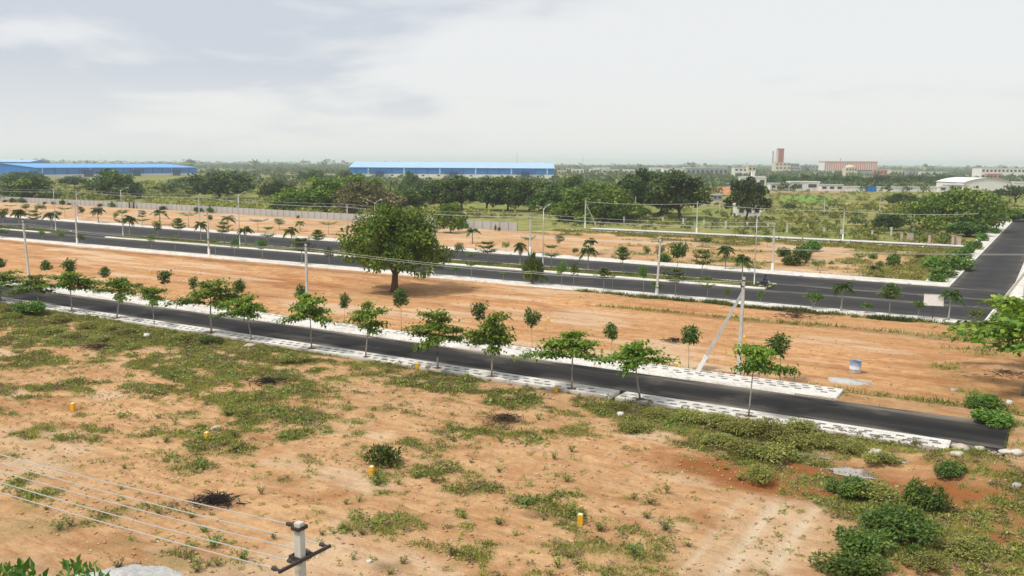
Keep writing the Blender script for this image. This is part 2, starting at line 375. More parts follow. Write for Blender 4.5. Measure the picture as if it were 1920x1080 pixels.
def rel_near(s, t):
    red, pale, dark, ruts, ac = attrs_near(s, t)
    z = (fbm(s / 6, t / 4, 31, 5) - 0.5) * 0.34 + (fbm(s / 1.1, t / 0.8, 41, 4) - 0.5) * 0.20 + veg_near(s, t) * 0.05 - ruts * 0.13
    z = z + 0.55 * blob(s, t, 1860, 900, 2.6, 4.5) * 1.3 + 0.35 * blob(s, t, 1760, 870, 2.0, 1.2)
    z = z - 0.42 * blob(s, t, 1600, 885, 1.9, 1.2) - 0.34 * blob(s, t, 1515, 852, 1.4, 0.7)
    return np.maximum(z, -0.125)
def edge_fade(z, s, t, lims, w=1.2, lev=-0.02):
    k = np.ones_like(z)
    for v in lims: k = k * sstep(0, w, np.abs(t - v))
    return lev + (z - lev) * k
def plot(name, s0, s1, t0, t1, rs, rt, fz, fa, fveg, mat):
    ns, ntt = int((s1 - s0) / rs) + 1, int((t1 - t0) / rt) + 1
    S, T = np.meshgrid(np.linspace(s0, s1, ns), np.linspace(t0, t1, ntt), indexing='ij'); S = S.ravel(); T = T.ravel()
    X, Y = XY(S, T); Z = fz(S, T)
    i, j = np.meshgrid(np.arange(ns - 1), np.arange(ntt - 1), indexing='ij')
    Fc = np.stack([i * ntt + j, (i + 1) * ntt + j, (i + 1) * ntt + j + 1, i * ntt + j + 1], -1).reshape(-1, 4)
    a = fa(S, T)
    me = np_mesh(name, np.stack([X, Y, Z], 1), Fc, mat, {'veg': fveg(S, T), 'red': a[0], 'pale': a[1], 'dark': a[2]}, True)
    return tag(link(name, me), kind='structure')
NP_LIM = (54.0,)
zf_near = lambda s, t: edge_fade(rel_near(s, t), s, t, (53.9,), 0.8, 0.0)
plot('bare_plot', -125, 9, -2, 53.9, 0.28, 0.28, zf_near, attrs_near, veg_near, M['soil'])

# middle plot, graded, furrowed along the roads
def veg_mid(s, t):
    n1 = fbm(s / 4.0, t / 2.0, 211, 5, 0.55)
    b = 0.75 * sstep(66.6, 65.2, t + (n1 - 0.5) * 2) + 0.85 * sstep(98.6, 99.6, t + (n1 - 0.5) * 2.0) * sstep(-60, -48, s)
    line = np.exp(-((t - (90.5 + 0.02 * (s + 30))) / 0.55) ** 2) * sstep(-48, -40, s) * 0.9
    ridge = np.exp(-((t - 97.0) / 0.8) ** 2) * sstep(-60, -75, s) * 0.25
    rgt = 0.6 * blob(s, t, 1790, 700, 3.2, 6) + 0.75 * blob(s, t, 1690, 770, 4, 2.5) + 0.6 * blob(s, t, 1850, 760, 3.5, 5) + 0.5 * blob(s, t, 1830, 650, 4, 5)
    return np.clip((b + line + ridge + rgt + (n1 - 0.5) * 1.2 - 0.25) * 1.9, 0, 1)
def attrs_mid(s, t):
    n = fbm(s / 9, t / 2.2, 301, 5, 0.55); m = fbm(s / 2, t / 1.0, 311, 4)
    red = np.clip(sstep(0.54, 0.70, n) * 0.65 + 0.9 * blob(s, t, 520, 530, 12, 2.5) + 0.7 * blob(s, t, 480, 555, 8, 2.0) + 0.35 * blob(s, t, 1830, 720, 3, 6) - 0.06 + (m - 0.5) * 0.4, 0, 1) * 0.7
    ridge = np.exp(-((t - 96.6) / 0.6) ** 2) * sstep(-62, -72, s)
    line = np.exp(-((t - (90.2 + 0.02 * (s + 30))) / 0.5) ** 2) * sstep(-44, -30, s)
    grey = blob(s, t, 1610, 716, 1.35, 0.95)
    dark = np.clip(0.85 * ridge * (0.4 + m) + 0.75 * line * (0.4 + m) + 0.5 * blob(s, t, 735, 550, 2.2, 1.0) * (0.5 + m), 0, 1) * 0.8  # last blob paints the big tree's soft shadow into the soil
    pale = np.clip(sstep(0.57, 0.72, fbm(s / 14, t / 2.5, 331, 4)) * 0.55 + 0.8 * sstep(0.45, 0.7, grey), 0, 1)
    return red, pale, dark
def rel_mid(s, t):
    ridge = np.exp(-((t - 97.2) / 0.7) ** 2) * sstep(-62, -72, s)
    line = np.exp(-((t - (90.8 + 0.02 * (s + 30))) / 0.6) ** 2) * sstep(-44, -30, s)
    z = (fbm(s / 9, t / 2.4, 321, 5) - 0.5) * 0.30 + (fbm(s / 2.5, t / 0.7, 331, 4) - 0.5) * 0.14 + ridge * 0.28 + line * 0.22
    z = z + 0.9 * blob(s, t, 600, 520, 10, 3.5) * 0.6 + 0.5 * blob(s, t, 1870, 700, 2.5, 4)
    return z
zf_mid = lambda s, t: edge_fade(rel_mid(s, t), s, t, (65.0, 99.8), 0.8, 0.03)
plot('bare_plot', -215, 16, 65.0, 99.8, 0.42, 0.35, zf_mid, attrs_mid, veg_mid, M['soil2'])
# strip of soil between the end of the far footpath and the corner, and right of the road's end
def veg_c(s, t): return np.clip((fbm(s / 2.5, t / 2.5, 401, 5) - 0.42) * 3.2, 0, 1)
def attrs_c(s, t):
    m = fbm(s / 2, t / 2, 411, 4); return np.clip(m - 0.35, 0, 1), np.clip(0.6 - m, 0, 1) * 0.5, np.clip(m - 0.62, 0, 1) * 1.5
zf_c = lambda s, t: -0.02 + (fbm(s / 3, t / 3, 421, 5) - 0.42) * 0.35 * sstep(54, 55.5, np.abs(t - 59.5) + 54) 
plot('soil_verge', -1.6, 22, 53.9, 65.0, 0.3, 0.3, lambda s, t: -0.01 + (fbm(s / 3, t / 3, 421, 5) - 0.45) * 0.4 * sstep(-1.6, 0.5, s), attrs_c, veg_c, M['soil'])
plot('soil_verge', -12.2, -1.6, 62.0, 65.0, 0.25, 0.25, lambda s, t: 0.02 + (fbm(s / 1.5, t / 1.5, 431, 4) - 0.5) * 0.12, attrs_c, veg_c, M['soil'])

# far plot beyond the wide road
def tE(s): return 130.6 + 0.041 * (-12 - np.minimum(s, -12)) if isinstance(s, np.ndarray) else 130.6 + 0.041 * max(-12 - s, 0)
WALL = [(-400, 195.4), (-361, 194.9), (-304, 194.4), (-254, 193.6), (-170, 187.2), (-110.8, 181.7)]
def tW(s):
    return np.interp(s, [w[0] for w in WALL], [w[1] for w in WALL])
def veg_far(s, t):
    n1 = fbm(s / 6, t / 5, 511, 5, 0.55)
    g = sstep(-88, -70, s) * 0.42 + 0.5 * sstep(tE(s) + 5.2, tE(s) + 4.2, t) * sstep(-60, -45, s) + 0.8 * sstep(-115, -100, s) * sstep(178, 190, t + (n1 - .5) * 20) + 0.35 * blob(s, t, 920, 443, 10, 5)
    g = g + 0.5 * sstep(-30, -16, s)
    return np.clip((g + (n1 - 0.5) * 1.5 - 0.28) * 2, 0, 1)
def attrs_far(s, t):
    m = fbm(s / 9, t / 5, 521, 5); return np.clip(m - 0.45, 0, 1) * 0.8, np.clip(fbm(s / 11, t / 5, 531, 4) - 0.45, 0, 1) * 1.6, np.clip(fbm(s / 6, t / 3, 541, 4) - 0.62, 0, 1) * 2
def build_far_plot():
    ns, nt_ = 440, 90
    s = np.linspace(-400, -15.4, ns); S, U = np.meshgrid(s, np.linspace(0, 1, nt_), indexing='ij')
    t0 = tE(s)[:, None] + 4.0; wt = np.where(s < -110.8, tW(s), np.interp(s, [-110.8, -96, -15.4], [181.7, 194.3, 194.3]))[:, None]
    T = t0 + (wt - t0) * U; S = S.ravel(); T = T.ravel(); X, Y = XY(S, T)
    Z = 0.02 + (fbm(S / 12, T / 6, 551, 5) - 0.5) * 0.4 * np.clip(np.minimum(U.ravel(), 1 - U.ravel()) * 12, 0, 1)
    i, j = np.meshgrid(np.arange(ns - 1), np.arange(nt_ - 1), indexing='ij')
    Fc = np.stack([i * nt_ + j, (i + 1) * nt_ + j, (i + 1) * nt_ + j + 1, i * nt_ + j + 1], -1).reshape(-1, 4)
    a = attrs_far(S, T)
    tag(link('bare_plot', np_mesh('bare_plot', np.stack([X, Y, Z], 1), Fc, M['soil3'], {'veg': veg_far(S, T), 'red': a[0], 'pale': a[1], 'dark': a[2]}, True)), kind='structure')
build_far_plot()

# ------------------------------------------------------------------ roads, footpaths, median
def strip(name, s0, s1, ta, tb, z, mat, drop=0.3, step=2.0, dust=None):
    """raised slab between two lines ta(s), tb(s)"""
    fa = ta if callable(ta) else (lambda s: np.full_like(s, ta)); fb = tb if callable(tb) else (lambda s: np.full_like(s, tb))
    n = max(2, int(abs(s1 - s0) / step) + 1); s = np.linspace(s0, s1, n); k = 9
    us = np.array([0, .04, .10, .2, .5, .8, .90, .96, 1.0])
    V, D = [], []
    for u in us:
        t = fa(s) + (fb(s) - fa(s)) * u; X, Y = XY(s, t); V.append(np.stack([X, Y, np.full(n, z)], 1)); D.append(np.full(n, abs(u - .5) * 2))
    for u in (0.0, 1.0):
        t = fa(s) + (fb(s) - fa(s)) * u; X, Y = XY(s, t); V.append(np.stack([X, Y, np.full(n, z - drop)], 1)); D.append(np.ones(n))
    V = np.concatenate(V); D = np.clip((np.concatenate(D) - 0.55) / 0.45, 0, 1)
    Fc = []
    r = np.arange(n - 1)
    def quad(a, b): Fc.append(np.stack([a * n + r, a * n + r + 1, b * n + r + 1, b * n + r], 1))
    for q in range(k - 1): quad(q, q + 1)
    quad(k, 0); quad(k - 1, k + 1)
    Fc = np.concatenate(Fc)
    ends = np.array([[k * n, 0, (k - 1) * n, (k + 1) * n], [k * n + n - 1, (k + 1) * n + n - 1, (k - 1) * n + n - 1, n - 1]])
    Fc = np.concatenate([Fc, ends])
    me = np_mesh(name, V, Fc, mat, {'dust': D * (dust if dust is not None else 1.0)})
    return tag(link(name, me), kind='structure')
strip('road', -260, -1.7, 55.9, 62.0, 0.08, M['asphalt_new'], dust=0.95)
fp_near = strip('footpath', -260, -25.5, 54.0, 55.9, 0.23, M['paving'])
fp_near2 = strip('footpath', -25.0, -4.4, 54.0, 55.9, 0.23, M['paving'])
fp_far = strip('footpath', -260, -12.2, 62.0, 65.0, 0.24, M['paving'])
fp_d = strip('footpath', -330, -6.0, 99.8, 102.4, 0.20, M['paving'])
strip('road', -420, -5.0, 102.4, 114.3, 0.06, M['asphalt'], dust=0.6)
strip('road', -420, -5.0, 120.0, lambda s: tE(s), 0.06, M['asphalt'], dust=0.55)
strip('road', -32.0, -5.0, 114.3, 120.0, 0.055, M['asphalt'], dust=0.0)
JG0, JG1 = col_on_line(112, 117.0)[0], col_on_line(218, 117.0)[0]      # opening in the median
strip('road', JG0, JG1, 114.3, 120.0, 0.055, M['asphalt'], dust=0.3)
fp_e = strip('footpath', -420, -11.9, lambda s: tE(s), lambda s: tE(s) + 4.0, 0.20, M['paving'])
def grass_soil():
    m = NT('median_turf'); p = m.pos(); n = m.noise(p, 0.7, 6, 0.65)
    m.col(m.ramp(n, [(0.3, (0.13, 0.14, 0.04)), (0.5, (0.20, 0.21, 0.06)), (0.7, (0.27, 0.24, 0.085))])); m.rough(0.95); m.spec(0.1); m.bump(n, 0.5, 0.1); return m.m
M['turf'] = grass_soil()
for a, b in ((-420, JG0), (JG1, -32.0)):
    strip('median', a, b, 115.0, 119.6, 0.22, M['turf'])
    strip('kerb', a, b, 114.3, 115.0, 0.24, M['kerb_white'])
    strip('kerb', a, b, 119.6, 120.0, 0.24, M['kerb_white'])
def cstrip(name, t0, t1, s0, s1, z, mat, drop=0.3, dust=0.0):
    n = max(2, int((t1 - t0) / 3) + 1); t = np.linspace(t0, t1, n); us = [s0, s0 + (s1 - s0) * .12, (s0 + s1) / 2, s1 - (s1 - s0) * .12, s1]
    V = [np.stack([*XY(np.full(n, u), t), np.full(n, z)], 1) for u in us] + [np.stack([*XY(np.full(n, u), t), np.full(n, z - drop)], 1) for u in (s0, s1)]
    D = np.concatenate([np.full(n, v) for v in (1, .2, 0, .2, 1, 1, 1)]) * dust
    r = np.arange(n - 1); q = lambda a, b: np.stack([a * n + r, b * n + r, b * n + r + 1, a * n + r + 1], 1)
    Fc = np.concatenate([q(i, i + 1) for i in range(4)] + [q(5, 0), q(4, 6)] + [np.array([[0, 5 * n, 6 * n, 4 * n]])])
    return tag(link(name, np_mesh(name, np.concatenate(V), Fc, mat, {'dust': D})), kind='structure')
cstrip('road', 130.6, 330, -11.9, -4.6, 0.058, M['asphalt'], dust=0.5)
cstrip('footpath', 134.6, 193.5, -15.4, -12.2, 0.20, M['paving'])
cstrip('footpath', 201.8, 300, -15.4, -12.2, 0.20, M['paving'])
cstrip('kerb', 134.6, 300, -12.2, -11.9, 0.23, M['kerb_white'])
cstrip('footpath', 103.2, 300, -4.6, 1.0, 0.22, M['paving'])
strip('road', -99, -15.5, 194.4, 198.6, 0.06, M['asphalt'], dust=0.4)
strip('footpath', -100, -15.5, 198.6, 201.6, 0.22, M['paving'])
strip('kerb', -105, -16, 193.9, 194.35, 0.16, M['kerb_white'])

# dark paving tiles laid in staggered rows in the two footpaths by the near road
def tile_mesh(l, w):
    b = MB(); h = 0.006; e = 0.02
    b.add([(-l/2, -w/2, 0), (l/2, -w/2, 0), (l/2, w/2, 0), (-l/2, w/2, 0), (-l/2+e, -w/2+e, h), (l/2-e, -w/2+e, h), (l/2-e, w/2-e, h), (-l/2+e, w/2-e, h)],
          [(4, 5, 6, 7), (0, 1, 5, 4), (1, 2, 6, 5), (2, 3, 7, 6), (3, 0, 4, 7)])
    return b.mesh('paving_tile', M['tile'])
TM = tile_mesh(0.47, 0.30)
RZ = math.pi / 2 - (math.pi / 2 - (ROAD_A - math.pi / 2))
def lay_tiles(parent, s0, s1, t, z, pitch=0.9, off=0.0, skip=0.12, rng=random.Random(4)):
    s = s0 + off
    while s < s1:
        if rng.random() > skip:
            x, y = XY(s, t); o = link('paving_tile', TM, None, parent, (x, y, z)); o.rotation_euler = (0, 0, RZ)
        s += pitch
lay_tiles(fp_near, -108, -26.4, 54.55, 0.2305); lay_tiles(fp_near, -108, -26.4, 55.25, 0.2305, off=0.45)
lay_tiles(fp_near2, -24.6, -4.7, 54.55, 0.2305); lay_tiles(fp_near2, -24.6, -4.7, 55.25, 0.2305, off=0.45); lay_tiles(fp_near2, -12, -4.7, 54.9, 0.2305, off=0.2, pitch=1.35)
lay_tiles(fp_far, -112, -12.5, 64.55, 0.2405); lay_tiles(fp_far, -60, -12.5, 63.9, 0.2405, off=0.45); lay_tiles(fp_far, -24, -12.5, 63.3, 0.2405)
# bare brick facing at the end of the far footpath
BR = MB(); BR.box(-0.2, 0.2, -0.055, 0.055, -0.05, 0.05); BRM = BR.mesh('brick', mat_plain('cement_brick', (0.42, 0.37, 0.31), 0.9, 0.25, 4))
for k in range(7):
    for r in range(2):
        x, y = XY(-14.9 + k * 0.43 + 0.2 * r, 61.95); o = link('brick', BRM, None, fp_far, (x, y, 0.06 + r * 0.11)); o.rotation_euler = (0, 0, RZ)

# puddles in the near plot
def puddle(px, py, rs, rt, label, seed):
    s0, t0 = ST(*G(px, py)); n = 40; pts = []
    for k in range(n):
        a = 2 * math.pi * k / n; r = 0.35 + 1.2 * float(fbm(math.cos(a) * 2.3 + 9, math.sin(a) * 2.3 + 4, seed, 4))
        pts.append(XY(s0 + rs * r * math.cos(a), t0 + rt * r * math.sin(a)))
    zz = float(np.mean([zf_near(np.array([s0 + rs * .8 * math.cos(a)]), np.array([t0 + rt * .8 * math.sin(a)]))[0] for a in np.linspace(0, 6.28, 12)]))
    zz = -0.075; b = MB(); b.add([(x, y, zz) for x, y in pts], [tuple(range(n))])
    m = NT('muddy_water'); p = m.pos(); m.col(m.ramp(m.noise(p, 1.2, 4), [(0.35, (0.17, 0.125, 0.095)), (0.5, (0.30, 0.26, 0.24)), (0.7, (0.36, 0.325, 0.315))])); m.rough(0.06); m.spec(0.9); m.b.inputs['IOR'].default_value = 2.0  # mud brown, with paler greys painted in for the reflected sky
    tag(b.build('puddle', m.m), kind='structure')
puddle(1600, 884, 1.35, 0.85, '', 3)
puddle(1518, 850, 1.0, 0.4, '', 8)

# ------------------------------------------------------------------ leaves, trunks, plant prototypes
M['bark'] = mat_plain('brown_bark', (0.13, 0.095, 0.065), 0.9, 0.3, 3.0, 0.15)
M['bark_pale'] = mat_plain('pale_grey_bark', (0.34, 0.32, 0.28), 0.9, 0.2, 3.0, 0.15)
M['lf_umb'] = mat_leaf('fresh_green_leaf', (0.055, 0.110, 0.016), (0.140, 0.250, 0.030), (0.330, 0.410, 0.050), 0.35, 0.14)
M['lf_ball'] = mat_leaf('deep_green_leaf', (0.030, 0.078, 0.014), (0.070, 0.155, 0.024), (0.160, 0.250, 0.036), 0.3, 0.14)
M['lf_small'] = mat_leaf('sapling_leaf', (0.040, 0.092, 0.018), (0.090, 0.180, 0.030), (0.210, 0.290, 0.050), 0.3, 0.3)
M['lf_palm'] = mat_leaf('palm_leaf', (0.036, 0.080, 0.018), (0.075, 0.150, 0.028), (0.170, 0.235, 0.055), 0.25, 0.2)
M['lf_big'] = mat_leaf('olive_green_leaf', (0.044, 0.084, 0.011), (0.112, 0.190, 0.020), (0.290, 0.360, 0.040), 0.28, 0.05)
M['lf_mid'] = mat_leaf('dark_tree_leaf', (0.028, 0.060, 0.012), (0.064, 0.122, 0.019), (0.165, 0.235, 0.034), 0.2, 0.3)
M['lf_bright'] = mat_leaf('light_tree_leaf', (0.060, 0.125, 0.013), (0.145, 0.250, 0.024), (0.290, 0.380, 0.040), 0.25, 0.10)
M['lf_brown'] = mat_leaf('flowering_tree_leaf', (0.055, 0.062, 0.022), (0.130, 0.128, 0.046), (0.300, 0.235, 0.105), 0.2, 0.1)
M['lf_bush'] = mat_leaf('bush_leaf', (0.050, 0.115, 0.022), (0.115, 0.215, 0.038), (0.260, 0.350, 0.066), 0.3, 0.35)
M['lf_olive'] = mat_leaf('weed_leaf', (0.135, 0.150, 0.036), (0.255, 0.270, 0.066), (0.440, 0.420, 0.125), 0.3, 0.25)
M['lf_wood'] = mat_leaf('woodland_leaf', (0.045, 0.076, 0.022), (0.090, 0.132, 0.034), (0.170, 0.205, 0.058), 0.2, 0.1)
M['grass'] = mat_leaf('grass_blade', (0.135, 0.165, 0.035), (0.245, 0.275, 0.060), (0.430, 0.420, 0.125), 0.35, 0.0, 0.7)
M['dry'] = mat_plain('dry_twigs', (0.085, 0.06, 0.042), 0.95, 0.35, 6, 0.1)
M['dark_twig'] = mat_plain('charred_twigs', (0.03, 0.026, 0.024), 0.95, 0.35, 6, 0.1)

def leaves(P, axis, up, size, asp=0.5, rng=None, tint=None):
    """rhombic leaves: P base points, axis = growing direction, up = rough normal (all (n,3))"""
    n = len(P); axis = axis / (np.linalg.norm(axis, axis=1, keepdims=True) + 1e-9)
    side = np.cross(axis, up); side /= (np.linalg.norm(side, axis=1, keepdims=True) + 1e-9)
    nor = np.cross(side, axis)
    L = size[:, None] * axis; Wd = size[:, None] * asp * 0.5 * side; fold = nor * size[:, None] * 0.07
    V = np.stack([P, P + L * 0.45 + Wd + fold, P + L - fold, P + L * 0.45 - Wd + fold], 1).reshape(-1, 3)
    Fc = np.arange(4 * n).reshape(n, 4)
    t = tint if tint is not None else rng.random(n)
    return V, Fc, np.repeat(t, 4)
def leaf_mesh(name, parts, mat):
    V = np.concatenate([p[0] for p in parts]); T = np.concatenate([p[2] for p in parts]); o = 0; Fs = []
    for p in parts: Fs.append(p[1] + o); o += len(p[0])
    return np_mesh(name, V, np.concatenate(Fs), mat, {'tint': T})
def rdir(rng, n):
    v = rng.normal(size=(n, 3)); return v / np.linalg.norm(v, axis=1, keepdims=True)
def clump(rng, c, r, n, size, flat=0.7, droop=0.2, asp=0.55, tint0=0.0, inner=0.35):
    d = rdir(rng, n); rad = (inner + (1 - inner) * rng.random(n) ** 0.5)
    P = np.array(c) + d * rad[:, None] * np.array([r, r, r * flat])
    ax = d * 0.7 + rdir(rng, n) * 0.8; ax[:, 2] -= droop
    up = d * 0.7 + np.array([0, 0, 0.9]) + rdir(rng, n) * 0.45
    tint = np.clip(rng.beta(2, 2.4, n) + tint0, 0, 1)
    return leaves(P, ax, up, size * (0.6 + 0.8 * rng.random(n)), asp, rng, tint)

def proto_umbrella(seed):
    """young street tree: bare stem, few long level branches carrying big hanging leaves. about 4.5 m high and 5 m wide"""
    rng = np.random.default_rng(seed); tr = MB(); br = MB(); lf = []
    H = 4.5; lean = rng.normal(0, 0.28, 2); zs = rng.uniform(2.2, 2.9); sk = rng.normal(0, .2, 2)
    pt = lambda z: (lean[0] * z / H + 0.04 * math.sin(z * 1.7 + seed), lean[1] * z / H, z)
    tr.tube([pt(z) for z in (0, 0.8, 1.7, 2.5, 3.3, 3.9)], [0.085, 0.07, 0.06, 0.052, 0.04, 0.022], 6)
    nb = int(rng.integers(10, 16)); a0 = rng.random() * 6.28
    for k in range(nb):
        u = k / (nb - 1); zb = zs + (4.0 - zs) * u; a = a0 + k * 2.4 + rng.normal(0, .3)
        Lb = (2.55 - 1.35 * u) * (0.45 + 0.85 * rng.random()) * (1 + sk[0] * math.cos(a) + sk[1] * math.sin(a)); Lb = max(.5, Lb); rise = (0.18 + 0.5 * u) * (0.5 + rng.random())
        p0 = np.array(pt(zb)); dr = np.array([math.cos(a), math.sin(a), 0])
        pts = [p0 + dr * Lb * w + np.array([0, 0, rise * math.sin(w * 2.0) - 0.25 * w * w]) for w in (0, .25, .5, .75, 1.0)]
        br.tube(pts, [0.03, 0.024, 0.018, 0.012, 0.006], 4)
        n = int(92 + 125 * Lb / 2.2)
        w = 0.22 + 0.80 * rng.random(n); i = np.clip((w * 4).astype(int), 0, 3); fr = w * 4 - i
        Pa = np.array(pts); P = Pa[i] * (1 - fr[:, None]) + Pa[np.minimum(i + 1, 4)] * fr[:, None]
        off = rng.normal(size=(n, 3)) * np.array([0.30, 0.30, 0.11]) * (0.5 + 0.8 * w[:, None]); P = P + off
        ax = dr * 0.55 + rng.normal(size=(n, 3)) * 0.65; ax[:, 2] = -0.35 + 0.4 * rng.normal(size=n)
        up = np.tile([0, 0, 1.0], (n, 1)) + rng.normal(size=(n, 3)) * 0.4
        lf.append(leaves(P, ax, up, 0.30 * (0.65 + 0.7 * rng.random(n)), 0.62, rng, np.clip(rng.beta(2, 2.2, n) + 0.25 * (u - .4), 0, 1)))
    lf.append(clump(rng, pt(3.85), 0.85, 150, 0.30, 0.6, 0.25, 0.6, 0.15))
    return [('trunk', tr.mesh('trunk', M['bark_pale'], True)), ('branches', br.mesh('branches', M['bark'])), ('crown', leaf_mesh('crown', lf, M['lf_umb']))], 4.5, 4.7
def proto_ball(seed):
    rng = np.random.default_rng(seed + 50); tr = MB()
    tr.tube([(0, 0, 0), (0.02, 0.01, 0.9), (0.0, 0.03, 1.8), (0, 0, 2.6)], [0.03, 0.025, 0.02, 0.015], 5)
    sx = 1 + rng.normal(0, .08)
    lf = [clump(rng, (0, 0, 2.75), 0.52, 300, 0.20, 1.15 * sx, 0.15, 0.55, -0.05, 0.2)]
    for k in range(11):
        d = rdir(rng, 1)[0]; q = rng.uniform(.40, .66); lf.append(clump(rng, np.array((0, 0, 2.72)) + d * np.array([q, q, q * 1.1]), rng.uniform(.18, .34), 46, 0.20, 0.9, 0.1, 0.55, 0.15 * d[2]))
    return [('trunk', tr.mesh('trunk', M['bark_pale'], True)), ('crown', leaf_mesh('crown', lf, M['lf_ball']))], 3.5, 1.55
def proto_palm(seed):
    rng = np.random.default_rng(seed + 90); tr = MB(); fr = MB(); lf = []
    tr.tube([(0, 0, 0), (0, 0, .25), (0.02, 0, 1.1), (0, 0.02, 2.1), (0, 0, 2.5)], [0.16, 0.13, 0.095, 0.085, 0.05], 8)
    n = 11
    for k in range(n):
        a = k * 2.4 + rng.normal(0, .2); el = 0.25 + 1.0 * (k / n) + rng.normal(0, .08); Lf = 1.75 * (0.8 + 0.35 * rng.random())
        dr = np.array([math.cos(a), math.sin(a), 0]); q = []
        for w in np.linspace(0, 1, 7):
            q.append(np.array([0, 0, 2.45]) + dr * Lf * w * math.cos(el * (1 - .35 * w)) + np.array([0, 0, Lf * (w * math.sin(el) - 0.78 * w * w * (1.15 - 0.35 * k / n))]))
        fr.tube(q, [0.03, 0.025, 0.02, 0.016, 0.012, 0.008, 0.004], 4)
        q = np.array(q); m = 26
        for sgn in (-1, 1):
            w = 0.12 + 0.88 * np.linspace(0, 1, m); i = np.clip((w * 6).astype(int), 0, 5); f = (w * 6 - i)[:, None]
            P = q[i] * (1 - f) + q[i + 1] * f; tan = q[i + 1] - q[i]; tan /= np.linalg.norm(tan, axis=1, keepdims=True)
            sd = np.cross(tan, [0, 0, 1.0]) * sgn; sd /= np.linalg.norm(sd, axis=1, keepdims=True) + 1e-9
            ax = sd * 0.9 + tan * 0.6 + np.array([0, 0, -0.30]) + rng.normal(size=(m, 3)) * 0.12
            lf.append(leaves(P, ax, np.tile([0, 0, 1.0], (m, 1)) + sd * 0.3, 0.62 * np.sin(0.35 + 2.5 * w) * (0.85 + .3 * rng.random(m)), 0.30, rng, np.clip(rng.beta(2, 2.2, m) + 0.15 * (k / n - .5), 0, 1)))
    return [('trunk', tr.mesh('trunk', M['bark_pale'], True)), ('stalks', fr.mesh('stalks', M['lf_palm'])), ('fronds', leaf_mesh('fronds', lf, M['lf_palm']))], 3.4, 3.3
def proto_tier(seed, tiers=3):
    rng = np.random.default_rng(seed + 130); tr = MB(); br = MB(); lf = []
    H = 3.6
    tr.tube([(0, 0, 0), (0.02, 0, 1.2), (0, 0.02, 2.4), (0, 0, H)], [0.06, 0.05, 0.035, 0.012], 6)
    for q in range(tiers):
        z = 2.0 + (H - 2.15) * q / max(1, tiers - 1) if tiers > 1 else 2.7; R = (1.75 - 0.45 * q) * (0.85 + .3 * rng.random()); nb = 6
        for k in range(nb):
            a = k * 6.283 / nb + q * .5 + rng.normal(0, .25); Lb = R * (0.7 + .45 * rng.random()); dr = np.array([math.cos(a), math.sin(a), 0])
            p = [np.array([0, 0, z]) + dr * Lb * w + np.array([0, 0, 0.30 * Lb * w * w + .05 * w]) for w in (0, .5, 1)]
            br.tube(p, [0.022, 0.015, 0.006], 4); n = 60; w = 0.1 + .95 * rng.random(n)
            P = np.array([0, 0, z]) + dr * (Lb * w)[:, None] + rng.normal(size=(n, 3)) * np.array([.2, .2, .07]); P[:, 2] += 0.30 * Lb * w * w
            ax = dr * .5 + rng.normal(size=(n, 3)) * np.array([.8, .8, .18])
            lf.append(leaves(P, ax, np.tile([0, 0, 1.0], (n, 1)) + rng.normal(size=(n, 3)) * .35, 0.27 * (0.7 + .6 * rng.random(n)), .65, rng, np.clip(rng.beta(2, 2.2, n) + .08 * q, 0, 1)))
    return [('trunk', tr.mesh('trunk', M['bark_pale'], True)), ('branches', br.mesh('branches', M['bark'])), ('crown', leaf_mesh('crown', lf, M['lf_small']))], H, 3.4
def proto_irr(seed):
    rng = np.random.default_rng(seed + 170); tr = MB(); br = MB(); lf = []
    H = 3.2; tr.tube([(0, 0, 0), (0.03, 0, 0.8), (0.05, 0.04, 1.7)], [0.055, 0.045, 0.03], 6)
    for k in range(8):
        a = k * 2.4 + rng.normal(0, .3); R = 0.25 + 0.75 * rng.random(); z = 1.75 + 1.1 * rng.random(); c = np.array([math.cos(a) * R, math.sin(a) * R, z])
        br.tube([(0.05, 0.04, 1.55), tuple(c * 0.6 + np.array([0, 0, .7])), tuple(c)], [0.025, 0.016, 0.006], 4)
        lf.append(clump(rng, c, 0.45 + .25 * rng.random(), 90, 0.25, 0.75, 0.15, .55, 0.10 * (z - 2.2)))
    return [('trunk', tr.mesh('trunk', M['bark_pale'], True)), ('branches', br.mesh('branches', M['bark'])), ('crown', leaf_mesh('crown', lf, M['lf_small']))], H, 2.6
def proto_plumeria(seed):
    rng = np.random.default_rng(seed + 210); tr = MB(); lf = []
    tr.tube([(0, 0, 0), (0, 0, 0.45)], [0.09, 0.075], 7); q = 0.45
    for k in range(6):
        a = k * 1.05 + rng.normal(0, .2); d = np.array([math.cos(a), math.sin(a), 0]); c = d * (0.5 + .35 * rng.random()) + np.array([0, 0, 1.5 + .35 * rng.random()])
        tr.tube([(0, 0, .42), tuple(d * .28 + np.array([0, 0, .9])), tuple(c)], [0.06, 0.045, 0.03], 5)
        lf.append(clump(rng, c + np.array([0, 0, .1]), 0.46, 90, 0.36, .65, .1, .38, 0.05))
    return [('trunk', tr.mesh('trunk', M['bark_pale'], True)), ('crown', leaf_mesh('crown', lf, M['lf_small']))], 2.05, 2.2
